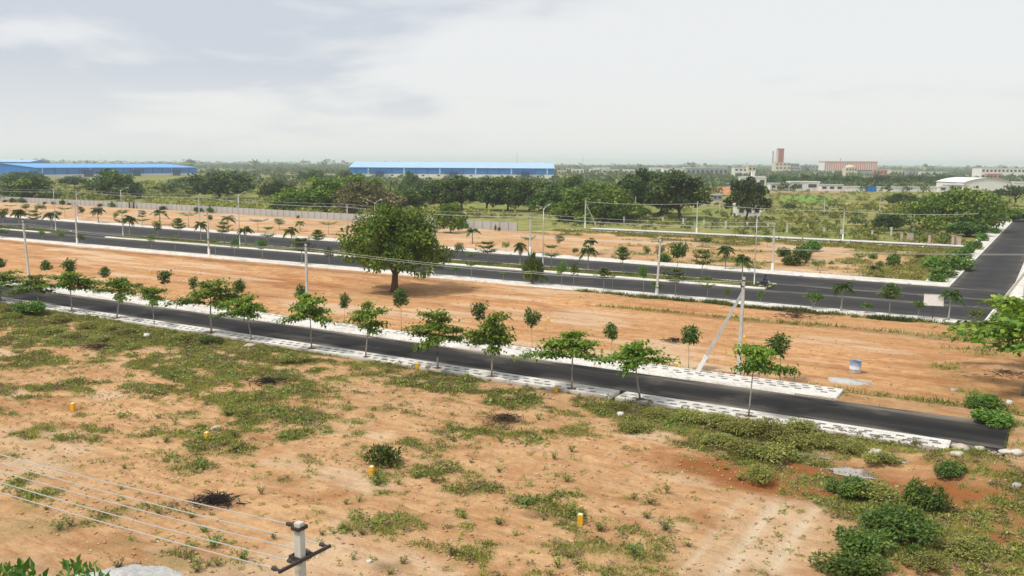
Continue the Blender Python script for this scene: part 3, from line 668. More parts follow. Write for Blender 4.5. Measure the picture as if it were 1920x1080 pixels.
def proto_tree(seed, nl=2600, H=10.0, Wd=13.0, size=0.62, mat='lf_mid', base=0.3, flat=0.7, nlimb=5, clumps=34, bark='bark', trunkr=0.36, fork=0.18):
    """broad tree: forked trunk, limbs, clumps of leaves spread over an uneven dome"""
    rng = np.random.default_rng(seed + 300); tr = MB(); br = MB(); lf = []
    fk = H * fork; lean = rng.normal(0, .25, 2)
    tr.tube([(0, 0, -0.1), (0.05, 0, 0.35), (lean[0] * .5, lean[1] * .5, fk * .6), (lean[0], lean[1], fk)], [trunkr * 1.5, trunkr * 1.08, trunkr * .9, trunkr * .8], 9)
    cen = []
    for k in range(clumps):
        u = (k + .5) / clumps; el = math.asin(min(1, 1.04 * u)) - 0.10; a = k * 2.39996 + rng.normal(0, .25); rr = 0.70 + 0.34 * rng.random()
        if k % 4 == 3: rr *= 0.55
        cz = H * base + (H * (1 - base) - 0.9) * math.sin(max(el, -.1)) * rr ** .6
        R = Wd / 2 * math.cos(el) * rr * (0.86 + .28 * rng.random())
        cen.append(np.array([R * math.cos(a) + lean[0], R * math.sin(a) + lean[1], cz + rng.normal(0, H * .035)]))
    limbs = []
    for k in range(nlimb):
        a = k * 6.283 / nlimb + rng.normal(0, .3); d = np.array([math.cos(a), math.sin(a), 0]); R = Wd * .20 * (.7 + .6 * rng.random())
        e = np.array([lean[0], lean[1], fk]) + d * R + np.array([0, 0, H * (.28 + .12 * rng.random())])
        mid = np.array([lean[0], lean[1], fk]) + d * R * .45 + np.array([0, 0, H * .12])
        tr.tube([(lean[0], lean[1], fk - .2), tuple(mid), tuple(e)], [trunkr * .72, trunkr * .5, trunkr * .3], 7); limbs.append(e)
    for c in cen:
        e = min(limbs, key=lambda q: np.linalg.norm(q - c)); m = (e + c) / 2 + np.array([0, 0, -.2])
        br.tube([tuple(e), tuple(m), tuple(c)], [trunkr * .28, trunkr * .17, trunkr * .05], 4)
    per = nl // clumps
    for c in cen:
        r = Wd * (0.10 + .06 * rng.random()); rel = (c[2] - H * base) / (H * (1 - base))
        lf.append(clump(rng, c, r, per, size, flat, .15, .6, rng.normal(0, .17), 0.25))
    return [('trunk', tr.mesh('trunk', M[bark], True)), ('branches', br.mesh('branches', M[bark])), ('crown', leaf_mesh('crown', lf, M[mat]))], H, Wd
def proto_bush(seed, mat='lf_bush', n=800, size=0.22, spiky=False):
    rng = np.random.default_rng(seed + 500); st = MB(); lf = []
    for k in range(9):
        a = k * 2.4 + rng.normal(0, .3); R = 0.66 * math.sqrt((k + .3) / 9) * rng.uniform(.7, 1.15); c = np.array([R * math.cos(a), R * math.sin(a), 0.24 + 0.5 * (1 - R) * rng.random() + .1])
        st.tube([(0.08 * math.cos(a), .08 * math.sin(a), -.03), tuple(c * .6), tuple(c)], [0.018, 0.012, 0.005], 4)
        lf.append(clump(rng, c, rng.uniform(.24, .38), n // 9, size, .85, -.45 if spiky else .05, .3 if spiky else .55, .1 * rng.normal()))
    return [('stems', st.mesh('stems', M['bark'])), ('foliage', leaf_mesh('foliage', lf, M[mat]))], 1.0, 1.9
def proto_weed(seed, mat='lf_olive'):
    rng = np.random.default_rng(seed + 700); st = MB(); lf = []
    for k in range(7):
        a = k * 2.4; d = np.array([math.cos(a) * .45, math.sin(a) * .45, 1.0]); h = 0.5 + .5 * rng.random()
        st.tube([(0, 0, -.02), tuple(d * h * .5), tuple(d * h)], [0.014, 0.010, 0.004], 4)
        n = 16; w = .2 + .85 * rng.random(n); P = d * (h * w)[:, None] + rng.normal(size=(n, 3)) * .05
        ax = rng.normal(size=(n, 3)) * np.array([.8, .8, .4]) + np.array([0, 0, .5])
        lf.append(leaves(P, ax, np.tile([0, 0, 1.], (n, 1)) + rng.normal(size=(n, 3)) * .4, .20 * (.6 + .7 * rng.random(n)), .38, rng))
    return [('stems', st.mesh('stems', M['bark'])), ('foliage', leaf_mesh('foliage', lf, M[mat]))], 1.0, 1.1

PROTO = {
 'umb': [proto_umbrella(k) for k in range(9)], 'ball': [proto_ball(k) for k in range(6)], 'palm': [proto_palm(k) for k in range(3)],
 'tier': [proto_tier(k, (3, 2, 4)[k]) for k in range(3)], 'flat': [proto_tier(k + 7, 1) for k in range(2)], 'irr': [proto_irr(k) for k in range(4)],
 'plum': [proto_plumeria(k) for k in range(2)], 'bush': [proto_bush(k) for k in range(3)], 'spiky': [proto_bush(9, 'lf_bush', 520, .30, True)],
 'obush': [proto_bush(k + 20, 'lf_olive', 800, .18) for k in range(3)], 'weed': [proto_weed(k) for k in range(3)], 'gweed': [proto_weed(k + 9, 'lf_bush') for k in range(2)],
 'mid': [proto_tree(k, 5200, 10, 13, .74, 'lf_mid', .30, .62, 5, 32 + 3 * k) for k in range(5)],
 'tall': [proto_tree(k + 30, 5200, 13, 12, .74, 'lf_mid', .36, .7, 4, 34) for k in range(2)],
 'dome': [proto_tree(40, 8500, 10, 17, .72, 'lf_bright', .10, .55, 6, 52)], 'brown': [proto_tree(44, 6000, 9, 15, .7, 'lf_brown', .30, .5, 5, 40)],
 'broad': [proto_tree(61, 9500, 9.5, 20, .62, 'lf_big', .30, .5, 6, 60)],
 'nbush': [proto_bush(k + 40, 'lf_bush', 2600, .115) for k in range(4)], 'nolive': [proto_bush(k + 60, 'lf_olive', 2000, .10) for k in range(4)],
 'acacia': [proto_tree(48, 2400, 5.5, 8, .42, 'lf_mid', .55, .35, 4, 20, 'bark', .2, .32)],
 'bright': [proto_tree(52 + k, 5000, 9, 12, .72, 'lf_bright', .28, .6, 5, 34) for k in range(2)],
}
def measured(p):
    parts, H0, W0 = p; me = dict(parts).get('crown') or dict(parts).get('fronds') or dict(parts)['foliage']
    a = np.empty(len(me.vertices) * 3, np.float32); me.vertices.foreach_get('co', a); a = a.reshape(-1, 3)
    return parts, float(np.percentile(a[:, 2], 99.3)), 2 * float(np.percentile(np.hypot(a[:, 0], a[:, 1]), 95))
PROTO = {k: [measured(p) for p in v] for k, v in PROTO.items()}
_cnt = {}
def plant(kind, name, label, cat, group, X, Y, h, w, z=0.0, rz=None, var=None):
    k = _cnt.get(kind, 0); _cnt[kind] = k + 1
    pr = PROTO[kind][(k if var is None else var) % len(PROTO[kind])]
    parts, H0, W0 = pr
    r = random.Random(hash((kind, k)) & 0xffff if False else k * 7919 + len(kind) * 131)
    o = empty(name, (X, Y, z), r.random() * 6.28 if rz is None else rz, (w / W0, w / W0, h / H0))
    if kind in ('umb', 'ball', 'irr', 'palm'): o.rotation_euler = (r.gauss(0, .035), r.gauss(0, .035), o.rotation_euler.z)
    tag(o, label, cat, group)
    for pn, me in parts: link(pn, me, None, o)
    return o
def plant_px(kind, name, label, cat, group, bx, by, ty, wpx, z=0.0, line=None, hmin=0.3):
    if line is not None: s, t = col_on_line(bx, line); X, Y = XY(s, t)
    else: X, Y = G(bx, by)
    return plant(kind, name, label, cat, group, X, Y, max(hmin, height_at(X, Y, ty) - z), wpx * metres_per_px(X, Y), z)

# ------------------------------------------------------------------ the row of young trees on the near footpath
UMB = [(2, 508, 95), (74, 516, 75), (135, 510, 92), (219, 523, 88), (290, 538, 70), (396, 524, 120), (472, 556, 88), (585, 554, 98), (686, 571, 104), (821, 582, 118), (921, 588, 128), (1072, 624, 150), (1200, 641, 140), (1403, 647, 145)]
pit_b = MB(); pit_b.box(-.35, .35, -.35, .35, -.02, 0.012); PITM = pit_b.mesh('tree_pit', mat_plain('tree_pit_soil', (0.16, 0.10, 0.06), .95, .3, 5, .1))
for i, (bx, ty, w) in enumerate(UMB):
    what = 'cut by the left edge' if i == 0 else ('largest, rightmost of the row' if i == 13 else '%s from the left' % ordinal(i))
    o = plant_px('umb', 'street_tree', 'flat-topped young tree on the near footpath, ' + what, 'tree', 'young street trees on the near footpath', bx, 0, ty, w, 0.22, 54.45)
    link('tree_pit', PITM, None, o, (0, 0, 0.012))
# ball-headed trees behind the far footpath
BALL = [(0, 484, 24), (89, 488, 18), (134, 486, 26), (200, 500, 19), (309, 507, 26), (364, 519, 17), (450, 524, 24), (566, 534, 20), (646, 550, 21), (753, 542, 32), (902, 566, 33), (998, 580, 35), (1145, 605, 27), (1291, 611, 38), (1463, 626, 42)]
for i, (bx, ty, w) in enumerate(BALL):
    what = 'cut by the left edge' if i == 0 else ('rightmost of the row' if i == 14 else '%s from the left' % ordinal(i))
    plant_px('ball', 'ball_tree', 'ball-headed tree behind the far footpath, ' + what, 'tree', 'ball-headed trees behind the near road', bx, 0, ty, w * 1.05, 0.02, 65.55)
# plants in the footpath at the near side of the wide road
KD = [('irr', 5, 428, 26), ('irr', 80, 430, 12), ('irr', 115, 435, 13), ('irr', 153, 440, 14), ('irr', 285, 437, 17), ('flat', 329, 442, 18), ('flat', 404, 446, 27), ('irr', 440, 444, 16), ('irr', 493, 449, 24), ('tier', 566, 446, 46), ('irr', 618, 463, 17), ('irr', 676, 480, 20),
      ('irr', 818, 492, 30), ('irr', 854, 499, 19), ('tier', 884, 474, 30), ('flat', 944, 508, 25), ('bush', 1000, 479, 44), ('irr', 1026, 519, 14), ('irr', 1053, 488, 24), ('irr', 1075, 491, 18), ('tier', 1132, 502, 32), ('flat', 1148, 514, 14), ('irr', 1207, 497, 18), ('irr', 1230, 529, 24), ('tier', 1266, 503, 50), ('tier', 1326, 518, 28),
      ('irr', 1362, 539, 17), ('irr', 1425, 544, 15), ('plum', 1525, 549, 34), ('palm', 1577, 528, 44), ('plum', 1625, 568, 22), ('tier', 1667, 531, 38), ('irr', 1721, 562, 26), ('palm', 1778, 542, 42), ('plum', 1830, 583, 30)]
KN = {'irr': ('sapling', 'round-crowned sapling', 'sapling'), 'flat': ('sapling', 'flat-crowned sapling', 'sapling'), 'tier': ('tiered_tree', 'tiered young tree', 'tree'), 'palm': ('palm', 'short palm', 'palm'),
      'plum': ('sapling', 'low forked sapling', 'sapling'), 'bush': ('bushy_tree', 'dense low bushy tree', 'tree')}
seen = {}
tot = {}
for e in KD: tot[e[0]] = tot.get(e[0], 0) + 1
for kind, bx, ty, w in KD:
    i = seen.get(kind, 0); seen[kind] = i + 1
    nm, what, cat = KN[kind]
    pos = '' if tot[kind] == 1 else ', %s such from the left' % ordinal(i)
    if kind == 'bush': 
        s, t = col_on_line(bx, 101.4); X, Y = XY(s, t)
        plant('bush', nm, what + ' on the near kerb of the wide road', cat, 'plants along the near kerb of the wide road', X, Y, height_at(X, Y, ty), w * metres_per_px(X, Y), 0.2)
    else:
        plant_px(kind, nm, what + ' on the wide road\'s near kerb' + pos, cat, 'plants along the near kerb of the wide road', bx, 0, ty, w, 0.19, 101.4)
# plants in the grassy median
MED = [('palm', 37, 393, 28), ('tier', 66, 394, 25), ('palm', 97, 396, 28), ('irr', 5, 391, 18), ('tier', 233, 393, 30), ('palm', 243, 404, 26), ('irr', 296, 413, 18), ('tier', 336, 409, 24), ('palm', 377, 415, 24), ('tier', 421, 416, 28), ('palm', 461, 425, 32), ('tier', 504, 425, 26), ('palm', 548, 426, 32), ('tier', 597, 431, 28),
       ('irr', 860, 455, 24), ('tier', 914, 453, 42), ('palm', 975, 455, 28), ('tier', 1034, 459, 38), ('palm', 1103, 461, 36), ('tier', 1167, 463, 34), ('irr', 1269, 454, 38), ('tier', 1316, 468, 42), ('palm', 1392, 476, 36)]
seen = {}
for kind, bx, ty, w in MED:
    i = seen.get(kind, 0); seen[kind] = i + 1; nm, what, cat = KN[kind]
    plant_px(kind, nm, what + ' in the grassy median, %s such from the left' % ordinal(i), cat, 'plants in the median of the wide road', bx, 0, ty, w, 0.21, 118.4)
# plants at the far side of the wide road and in the plot behind it
FAR = [('flat', 20, 384, 398, 20), ('irr', 48, 383, 400, 13), ('irr', 71, 383, 402, 11), ('irr', 82, 384, 402, 9), ('flat', 122, 389, 408, 26), ('irr', 154, 388, 410, 11), ('palm', 185, 390, 419, 26), ('irr', 112, 398, 412, 11), ('irr', 218, 398, 416, 11), ('tier', 267, 405, 424, 22), ('irr', 268, 395, 412, 14), ('palm', 300, 394, 422, 27),
       ('flat', 354, 398, 426, 34), ('irr', 394, 404, 424, 11), ('palm', 428, 405, 433, 25), ('flat', 484, 411, 434, 34), ('irr', 524, 411, 431, 18), ('palm', 563, 416, 434, 21), ('flat', 616, 416, 440, 32), ('palm', 886, 428, 456, 30), ('irr', 948, 454, 473, 15), ('flat', 991, 443, 475, 30), ('irr', 1050, 441, 467, 18), ('palm', 1107, 448, 478, 28),
       ('irr', 1077, 466, 484, 13), ('irr', 1213, 463, 487, 14), ('irr', 1238, 461, 487, 17), ('bush', 1245, 478, 493, 24), ('irr', 1279, 472, 492, 16), ('irr', 1325, 446, 464, 24), ('palm', 1360, 462, 506, 32), ('irr', 1439, 445, 464, 15), ('flat', 1441, 489, 508, 18), ('bush', 1471, 466, 482, 25), ('bush', 1503, 464, 487, 32), ('bush', 1523, 453, 471, 34), ('bush', 1487, 481, 496, 40),
       ('irr', 1533, 488, 507, 26), ('irr', 1559, 490, 503, 9), ('flat', 1589, 491, 512, 26), ('flat', 1611, 473, 517, 25), ('irr', 1636, 476, 500, 18), ('bush', 1675, 476, 499, 22), ('irr', 1649, 490, 510, 14), ('palm', 1638, 499, 522, 26), ('irr', 1723, 474, 492, 18),
       ('bush', 1752, 483, 502, 36), ('bush', 1795, 483, 507, 46), ('bush', 1768, 500, 521, 44), ('bush', 1802, 468, 486, 32), ('bush', 1826, 453, 469, 24), ('bush', 1842, 440, 453, 18), ('bush', 1866, 428, 439, 15), ('bush', 1815, 462, 476, 20), ('bush', 1757, 515, 530, 26)]
FAR.sort(key=lambda e: e[1])
seen = {}
FN = dict(KN); FN['bush'] = ('shrub', 'leafy green shrub', 'shrub')
for kind, bx, ty, by, w in FAR:
    i = seen.get(kind, 0); seen[kind] = i + 1; nm, what, cat = FN[kind]
    plant_px(kind, nm, what + ' beyond the wide road, %s such from the left' % ordinal(i), cat, 'plants in the plot beyond the wide road', bx, by, ty - (2 if kind == 'bush' else 1), w * 1.1, 0.02)
# dark bushes at the foot of the compound wall
WB = [(10, 8), (23, 12), (40, 14), (84, 6), (100, 7), (117, 10), (130, 6), (187, 8), (210, 11), (305, 12), (372, 15), (394, 12), (559, 6), (873, 12), (929, 4), (936, 6)]
for i, (bx, w) in enumerate(WB):
    s, t = col_on_line(bx, lambda s: float(tW(s)) - 1.6); X, Y = XY(s, t)
    plant('bush', 'wall_bush', 'low dark bush at the foot of the grey compound wall, %s from the left' % ordinal(i), 'bush', 'bushes along the compound wall', X, Y, 0.9 + .5 * (w > 9) + .3 * (i % 3), w * metres_per_px(X, Y), 0.0)

# ------------------------------------------------------------------ the big tree in the middle plot
def big_tree():
    X, Y = G(740, 546)
    parts, H0, W0 = measured(proto_tree(77, 19000, 10.6, 12.0, .40, 'lf_big', .36, .66, 5, 70, 'bark', .46, .20))
    k = 12.2 / W0; o = empty('big_tree', (X, Y, 0.05), 2.2, (k, k, 10.5 / H0)); tag(o, 'large spreading tree with a forked trunk standing alone in the bare middle plot', 'tree')
    for pn, me in parts: link(pn, me, None, o)
big_tree()
# trees beyond the wall and in the scrub: kind, column of trunk, row of base, row of top, width, label
TREES = [('mid', 57, 376, 329, 80, 'broad dark tree just behind the left end of the compound wall'),
 ('mid', 212, 372, 319, 80, 'tall dark tree in front of the left blue warehouse'),
 ('mid', 412, 372, 324, 108, 'wide dark tree behind the wall, right of the left blue warehouse'),
 ('mid', 350, 352, 333, 50, 'small dark tree below the right end of the left blue warehouse'),
 ('mid', 45, 346, 322, 62, 'dim green tree in front of the gable of the left blue warehouse'),
 ('mid', 140, 350, 330, 44, 'low green tree under the long side of the left blue warehouse'),
 ('bright', 543, 399, 353, 66, 'bright green tree with a bent trunk just behind the compound wall'),
 ('bright', 612, 396, 335, 96, 'light green tree left of the brownish dome-shaped tree'),
 ('bright', 668, 384, 328, 110, 'tall light green tree below the left end of the central blue warehouse'),
 ('brown', 684, 402, 342, 118, 'brownish flowering dome-shaped tree behind the compound wall'),
 ('mid', 568, 345, 322, 26, 'small round dark tree left of the central warehouse, nearer its left neighbour'), 
 ('mid', 592, 345, 319, 28, 'round dark tree beside the pale far wall left of the central warehouse'),
 ('mid', 648, 345, 320, 30, 'dark tree touching the left corner of the central warehouse'),
 ('mid', 520, 372, 338, 60, 'dark tree rising left of the bright bent-trunk tree'),
 ('mid', 758, 396, 352, 92, 'dark tree right of the brownish dome-shaped tree'),
 ('mid', 770, 360, 322, 34, 'pointed dark tree in front of the central blue warehouse'),
 ('mid', 828, 392, 338, 80, 'dark broad tree behind the round tree at the wall gap'),
 ('tall', 866, 392, 332, 66, 'dark tree below the middle of the central blue warehouse'),
 ('tall', 912, 394, 333, 70, 'dark tree second of the dense grove under the warehouse'),
 ('mid', 952, 394, 334, 72, 'dark tree at the right of the dense grove under the warehouse'),
 ('mid', 992, 396, 337, 64, 'dark tree with open branches at the grove\'s right edge'),
 ('mid', 1040, 400, 345, 80, 'dull green tree left of the bright rounded tree'),
 ('mid', 1072, 385, 330, 52, 'dark tree behind the left shoulder of the bright rounded tree'),
 ('dome', 1118, 414, 346, 148, 'bright green rounded tree with foliage to the ground by the far pole'),
 ('tall', 1205, 404, 319, 92, 'tall dark tree right of the bright rounded tree'),
 ('tall', 1275, 409, 323, 112, 'tall dark forked tree at the right end of the tree group'),
 ('mid', 1240, 400, 332, 80, 'dark tree squeezed between the two tall dark trees'),
 ('bright', 845, 437, 381, 54, 'round green tree standing at the gap in the compound wall'),
 ('tall', 1399, 411, 334, 66, 'dark oval tree in front of the small white house'),
 ('acacia', 1687, 397, 362, 62, 'thin flat-topped acacia in the green field'),
 ('acacia', 1738, 396, 368, 40, 'faint small acacia beside the broad olive tree'),
 ('broad', 1790, 432, 355, 172, 'broad olive green tree at the right near the cross road'),
 ('mid', 1666, 431, 401, 48, 'round dark bushy tree in the green field'),
 ('mid', 1815, 443, 415, 60, 'dark low tree under the broad olive tree'),
 ('acacia', 1905, 386, 348, 64, 'grey green acacia at the right edge below the white shed'),
 ('mid', 1900, 415, 392, 56, 'low green tree at the right edge near the road bend'),
 ('mid', 1480, 392, 381, 26, 'low dark bush-like tree in the field right of the white house')]
for kind, bx, by, ty, w, lab in TREES:
    X, Y = G(bx, by); plant(kind, 'tree', lab, 'tree', None, X, Y, height_at(X, Y, ty), w * metres_per_px(X, Y) * (0.95 if kind == 'broad' else 1.12), -0.12)
# rows of trees in front of the far walls on the right
for i in range(20):
    bx = 1432 + i * 19.5; X, Y = G(bx, 345 + (i % 3)); 
    plant('mid', 'hedgerow_tree', 'dark green tree in the belt behind the long white wall, %s from the left' % ordinal(i), 'tree', 'belt of trees behind the white wall', X, Y, 6.5 + 3 * ((i * 37) % 10) / 10, 12 + 4 * ((i * 53) % 10) / 10, -0.1)

# the crown reaching in at the right edge and the two tree tops at the lower left
X, Y = G(1918, 742); plant('umb', 'roadside_tree', 'broad flat-branched tree reaching in at the right edge above the rubble', 'tree', None, X, Y, 6.9, 8.8, 0, 1.1, 5)
X, Y = G(1950, 700); plant('umb', 'roadside_tree', 'tree at the right edge behind the flat-branched tree', 'tree', None, X, Y, 5.7, 9.4, 0, 0.4, 7)
X, Y = -12.6, 24.2; plant('irr', 'garden_tree', 'bright green tree top at the bottom edge beside the pale heap', 'tree', None, X, Y, 4.35, 2.2, 0)
X, Y = -14.5, 24.3; plant('irr', 'garden_tree', 'bright green tree top in the bottom left corner', 'tree', None, X, Y, 4.5, 2.4, 0)

# ------------------------------------------------------------------ shrubs of the near plot
def znear(X, Y):
    s, t = ST(X, Y); return float(zf_near(np.array([s]), np.array([t]))[0])
def shrub(kind, px, py, h, w, label, name='shrub', group=None, cat='shrub'):
    X, Y = G(px, py); plant({'bush': 'nbush', 'obush': 'nolive'}.get(kind, kind), name, label, cat, group, X, Y, h * {'obush': .68, 'bush': .85}.get(kind, 1), w, znear(X, Y) - .02)
shrub('spiky', 720, 868, 1.05, 1.95, 'dark green bush with upright leaves alone on the bare sand')
shrub('bush', 1680, 1010, 1.5, 3.0, 'dense bright green rounded bush at the lower right')
shrub('bush', 1615, 1045, 1.2, 2.3, 'dark green bush at the bottom edge, left of the rounded bush')
shrub('bush', 1600, 1078, 1.1, 2.6, 'dark feathery bush cut by the bottom edge')
shrub('bush', 1728, 955, 1.4, 2.0, 'tall dark green bush behind the rounded bush')
shrub('bush', 1600, 930, 1.0, 2.2, 'green bush just below the puddle')
shrub('obush', 1640, 935, 1.1, 2.8, 'olive bush right of and below the puddle')
shrub('obush', 1420, 905, 1.3, 1.6, 'pale upright weed bush left of the puddle')
shrub('bush', 1845, 768, 1.2, 2.3, 'dark green bush among the rubble, upper of the two', )
shrub('bush', 1860, 795, 1.1, 2.9, 'dark green bush among the rubble, lower of the two')
shrub('bush', 1780, 905, .8, 1.7, 'green shrub on the reddish slope at the right')
shrub('obush', 1810, 1040, .9, 2.0, 'olive shrub on the slope near the lower right corner')
shrub('obush', 1740, 1070, .8, 1.7, 'pale green shrub at the bottom edge right of the rounded bush')
shrub('bush', 1718, 1050, .6, .9, 'small dark shrub below the rounded bush')
shrub('bush', 60, 592, 1.6, 3.4, 'leafy bush against the near footpath by the left edge')
shrub('obush', 40, 586, 1.5, 3.0, 'olive bush at the left end of the near footpath')
shrub('obush', 350, 640, 1.0, 3.4, 'olive bush by the footpath near the white stone')
shrub('bush', 395, 645, .8, 2.6, 'green bush by the footpath below the tall street tree')
shrub('obush', 550, 680, 1.1, 2.6, 'yellowish bush by the footpath, left of the burnt patch')
for i, (x, y, h, w) in enumerate([(1345, 800, 1.2, 2.2), (1390, 815, 1.3, 2.4), (1440, 822, 1.5, 2.6), (1480, 835, 1.4, 2.4), (1400, 850, 1.2, 2.4), (1450, 860, 1.3, 2.6), (1500, 812, 1.2, 2.0), (1540, 835, 1.0, 2.2), (1350, 835, 1.0, 2.0), (1290, 790, 1.0, 2.2), (1600, 848, .9, 1.8), (1650, 868, .9, 2.0), (1230, 780, .9, 2.0), (1180, 805, .8, 2.0), (1160, 770, .8, 1.8)]):
    shrub('obush', x, y, h, w, 'olive bush in the thicket by the footpath\'s right end, %s as counted from the left' % ordinal(sorted([1345, 1390, 1440, 1480, 1400, 1450, 1500, 1540, 1350, 1290, 1600, 1650, 1230, 1180, 1160]).index(x)), 'shrub', 'thicket of olive bushes')
for i, (x, y, h, w) in enumerate([(112, 605, 1.2, 2.4), (165, 615, 1.0, 2.4), (205, 620, 1.0, 2.0), (90, 625, 1.0, 2.6), (140, 635, .9, 2.4), (20, 600, 1.1, 2.2), (190, 640, .8, 2.0), (240, 628, .8, 1.8)]):
    shrub('obush', x, y, h, w, 'pale green bush in the overgrown left corner, %s from the left' % ordinal(sorted([112, 165, 205, 90, 140, 20, 190, 240]).index(x)), 'shrub', 'bushes in the overgrown left corner')
rng = np.random.default_rng(12)
WEEDS = [(500, 128), (215, 545 + 340), (645, 870), (767, 855), (1305 // 1, 905)]
k = 0
while k < 75:
    px, py = rng.uniform(0, 1560), rng.uniform(745, 1078)
    X, Y = G(px, py); s, t = ST(X, Y)
    if t > 50 or (1300 < px and py > 900) : continue
    if (px - 560) ** 2 < 1600 and py > 960: continue
    h = rng.uniform(.25, .62)
    shrub('gweed' if rng.random() < .25 else 'weed', px, py, h, h * rng.uniform(.9, 1.6), 'small upright weed growing singly on the bare sand of the near plot', 'weed', 'single weeds on the near plot', 'weed'); k += 1

# ------------------------------------------------------------------ grass: blades where the plant cover is
def blades(S, T, Z, hgt, rngs, wid=.035):
    n = len(S); X, Y = XY(S, T); a = rngs.random(n) * 6.283; ln = rngs.normal(0, .45, (n, 2))
    P = np.stack([X, Y, Z], 1); tip = P + np.stack([ln[:, 0] * hgt, ln[:, 1] * hgt, hgt], 1)
    w = np.stack([np.cos(a), np.sin(a), np.zeros(n)], 1) * wid * (0.6 + .8 * rngs.random((n, 1)))
    V = np.stack([P - w, P + w, tip], 1).reshape(-1, 3); return V, np.arange(3 * n).reshape(n, 3), np.repeat(rngs.beta(2, 2, n), 3)
def grass_field(name, label, n, s0, s1, t0, t1, fv, fz, h, mat, seed, thr=.35, wid=.035, hue=None, view=True):
    r = np.random.default_rng(seed); S = r.uniform(s0, s1, n); T = r.uniform(t0, t1, n); v = fv(S, T)
    keep = r.random(n) < np.clip((v - thr) / (1 - thr), 0, 1) ** 1.2
    if view:
        X, Y = XY(S, T); keep &= (np.abs(X) < 0.62 * Y + 6) & (Y > 28)
    S, T, v = S[keep], T[keep], v[keep]
    cl = fbm(S / 2.2, T / 1.6, seed + 5, 3)
    Z = fz(S, T); hh = h * (.35 + .9 * r.random(len(S))) * (.5 + .7 * v) * (.55 + .9 * cl)
    V, Fc, tn = blades(S, T, Z - .02, hh, r, wid)
    tn = np.clip(tn * .75 + np.repeat((fbm(S / 3.5, T / 2.5, seed + 9, 4) - .5) * 1.5 + .12, 3), 0, 1)
    return tag(link(name, np_mesh(name, V, Fc, mat, {'tint': tn})), label, 'grass', None, 'stuff')
grass_field('grass', 'patchy wild grass on the near plot', 900000, -110, 6, 22, 53.9, veg_near, zf_near, .17, M['grass'], 1, .25, .026)
grass_field('grass', 'grass along the edges of the middle plot', 170000, -150, 8, 65, 99.8, veg_mid, zf_mid, .34, M['grass'], 2, .42, .05)
M['turfblade'] = mat_leaf('turf_blade', (0.085, 0.105, 0.022), (0.155, 0.175, 0.038), (0.27, 0.25, 0.075), .3, 0, .7)
grass_field('grass', 'mown grass on the median of the wide road', 60000, -230, -32.3, 115.1, 119.5, lambda s, t: np.where((s < JG0) | (s > JG1), .55 + .45 * fbm(s / 3, t / 2, 61, 3), 0), lambda s, t: np.full_like(s, .22), .16, M['turfblade'], 3, .2, .07)
def veg_strip(s, t): return np.clip(2.6 * (fbm(s / 2.2, t / 1.0, 91, 4) - .30), 0, 1) * sstep(-58, -48, s)
M['lf_strip'] = mat_leaf('verge_weed', (0.05, 0.075, 0.02), (0.10, 0.135, 0.035), (0.20, 0.21, 0.065), .25, 0, .6)
grass_field('weeds', 'band of green weeds along the near kerb of the wide road', 16000, -58, -6, 98.7, 99.9, veg_strip, lambda s, t: np.full_like(s, .02), .38, M['lf_strip'], 4, .3, .06)
grass_field('grass', 'grass tufts in the plot beyond the wide road', 150000, -120, -15.6, 134.8, 194, lambda s, t: np.where(t > tE(s) + 4.3, veg_far(s, t), 0), lambda s, t: np.full_like(s, .05), .22, M['grass'], 5, .35, .07)
grass_field('grass', 'grass and weeds on the verge at the end of the near road', 30000, -12.2, 16, 54, 66, veg_c, lambda s, t: np.full_like(s, .05) - 10 * ((s < -1.7) & (t < 62)), .3, M['grass'], 6, .35, .03)

# ------------------------------------------------------------------ scrub and woodland
def leaf_mass(name, label, cen, rad, per, size, mat, seed, flat=.8, zc=.5):
    r = np.random.default_rng(seed); n = len(cen); P = np.repeat(cen, per, 0); R = np.repeat(rad, per)[:, None]; d = rdir(r, n * per); d[:, 2] = np.abs(d[:, 2]) * .95 - .15
    Q = P + d * R * np.array([1, 1, flat]) * (.45 + .55 * r.random((n * per, 1)))
    ax = d * .6 + rdir(r, n * per); up = d * .8 + np.array([0, 0, .9]) + rdir(r, n * per) * .35
    tn = np.clip(r.beta(2, 2.2, n * per) * .7 + np.repeat(r.random(n), per) * .5 - .1, 0, 1)
    V, Fc, t = leaves(Q, ax, up, np.repeat(rad, per) * size * (.6 + .8 * r.random(n * per)), .65, r, tn)
    return tag(link(name, np_mesh(name, V, Fc, mat, {'tint': t})), label, 'vegetation', None, 'stuff')
def scatter(n, y0, y1, px0, px1, seed, powr=1.0, cond=None):
    r = np.random.default_rng(seed); py = y0 + (y1 - y0) * r.random(n) ** powr; px = r.uniform(px0, px1, n)
    XYs = np.array([G(a, b) for a, b in zip(px, py)]); 
    return XYs, px, py, r
def ground_clumps(name, label, n, fv, fz, s0, s1, t0, t1, mat, seed, rmin, rmax, per, thr, sz=.42, flat=.75):
    r = np.random.default_rng(seed); S = r.uniform(s0, s1, n); T = r.uniform(t0, t1, n); v = fv(S, T); X, Y = XY(S, T)
    ok = (r.random(n) < np.clip((v - thr) / (1 - thr), 0, 1)) & (np.abs(X) < .62 * Y + 4) & (Y > 28)
    S, T, X, Y, v = S[ok], T[ok], X[ok], Y[ok], v[ok]; rd = r.uniform(rmin, rmax, len(S)) * (.6 + .6 * v)
    leaf_mass(name, label, np.column_stack([X, Y, fz(S, T) + rd * .10]), rd, per, sz, mat, seed + 1, flat)
M['lf_brownweed'] = mat_leaf('withered_weed', (0.13, 0.095, 0.055), (0.26, 0.19, 0.115), (0.40, 0.31, 0.19), .2, 0, .8)
M['lf_greenweed'] = mat_leaf('green_weed', (0.105, 0.15, 0.035), (0.20, 0.27, 0.06), (0.36, 0.40, 0.11), .25, 0, .6)
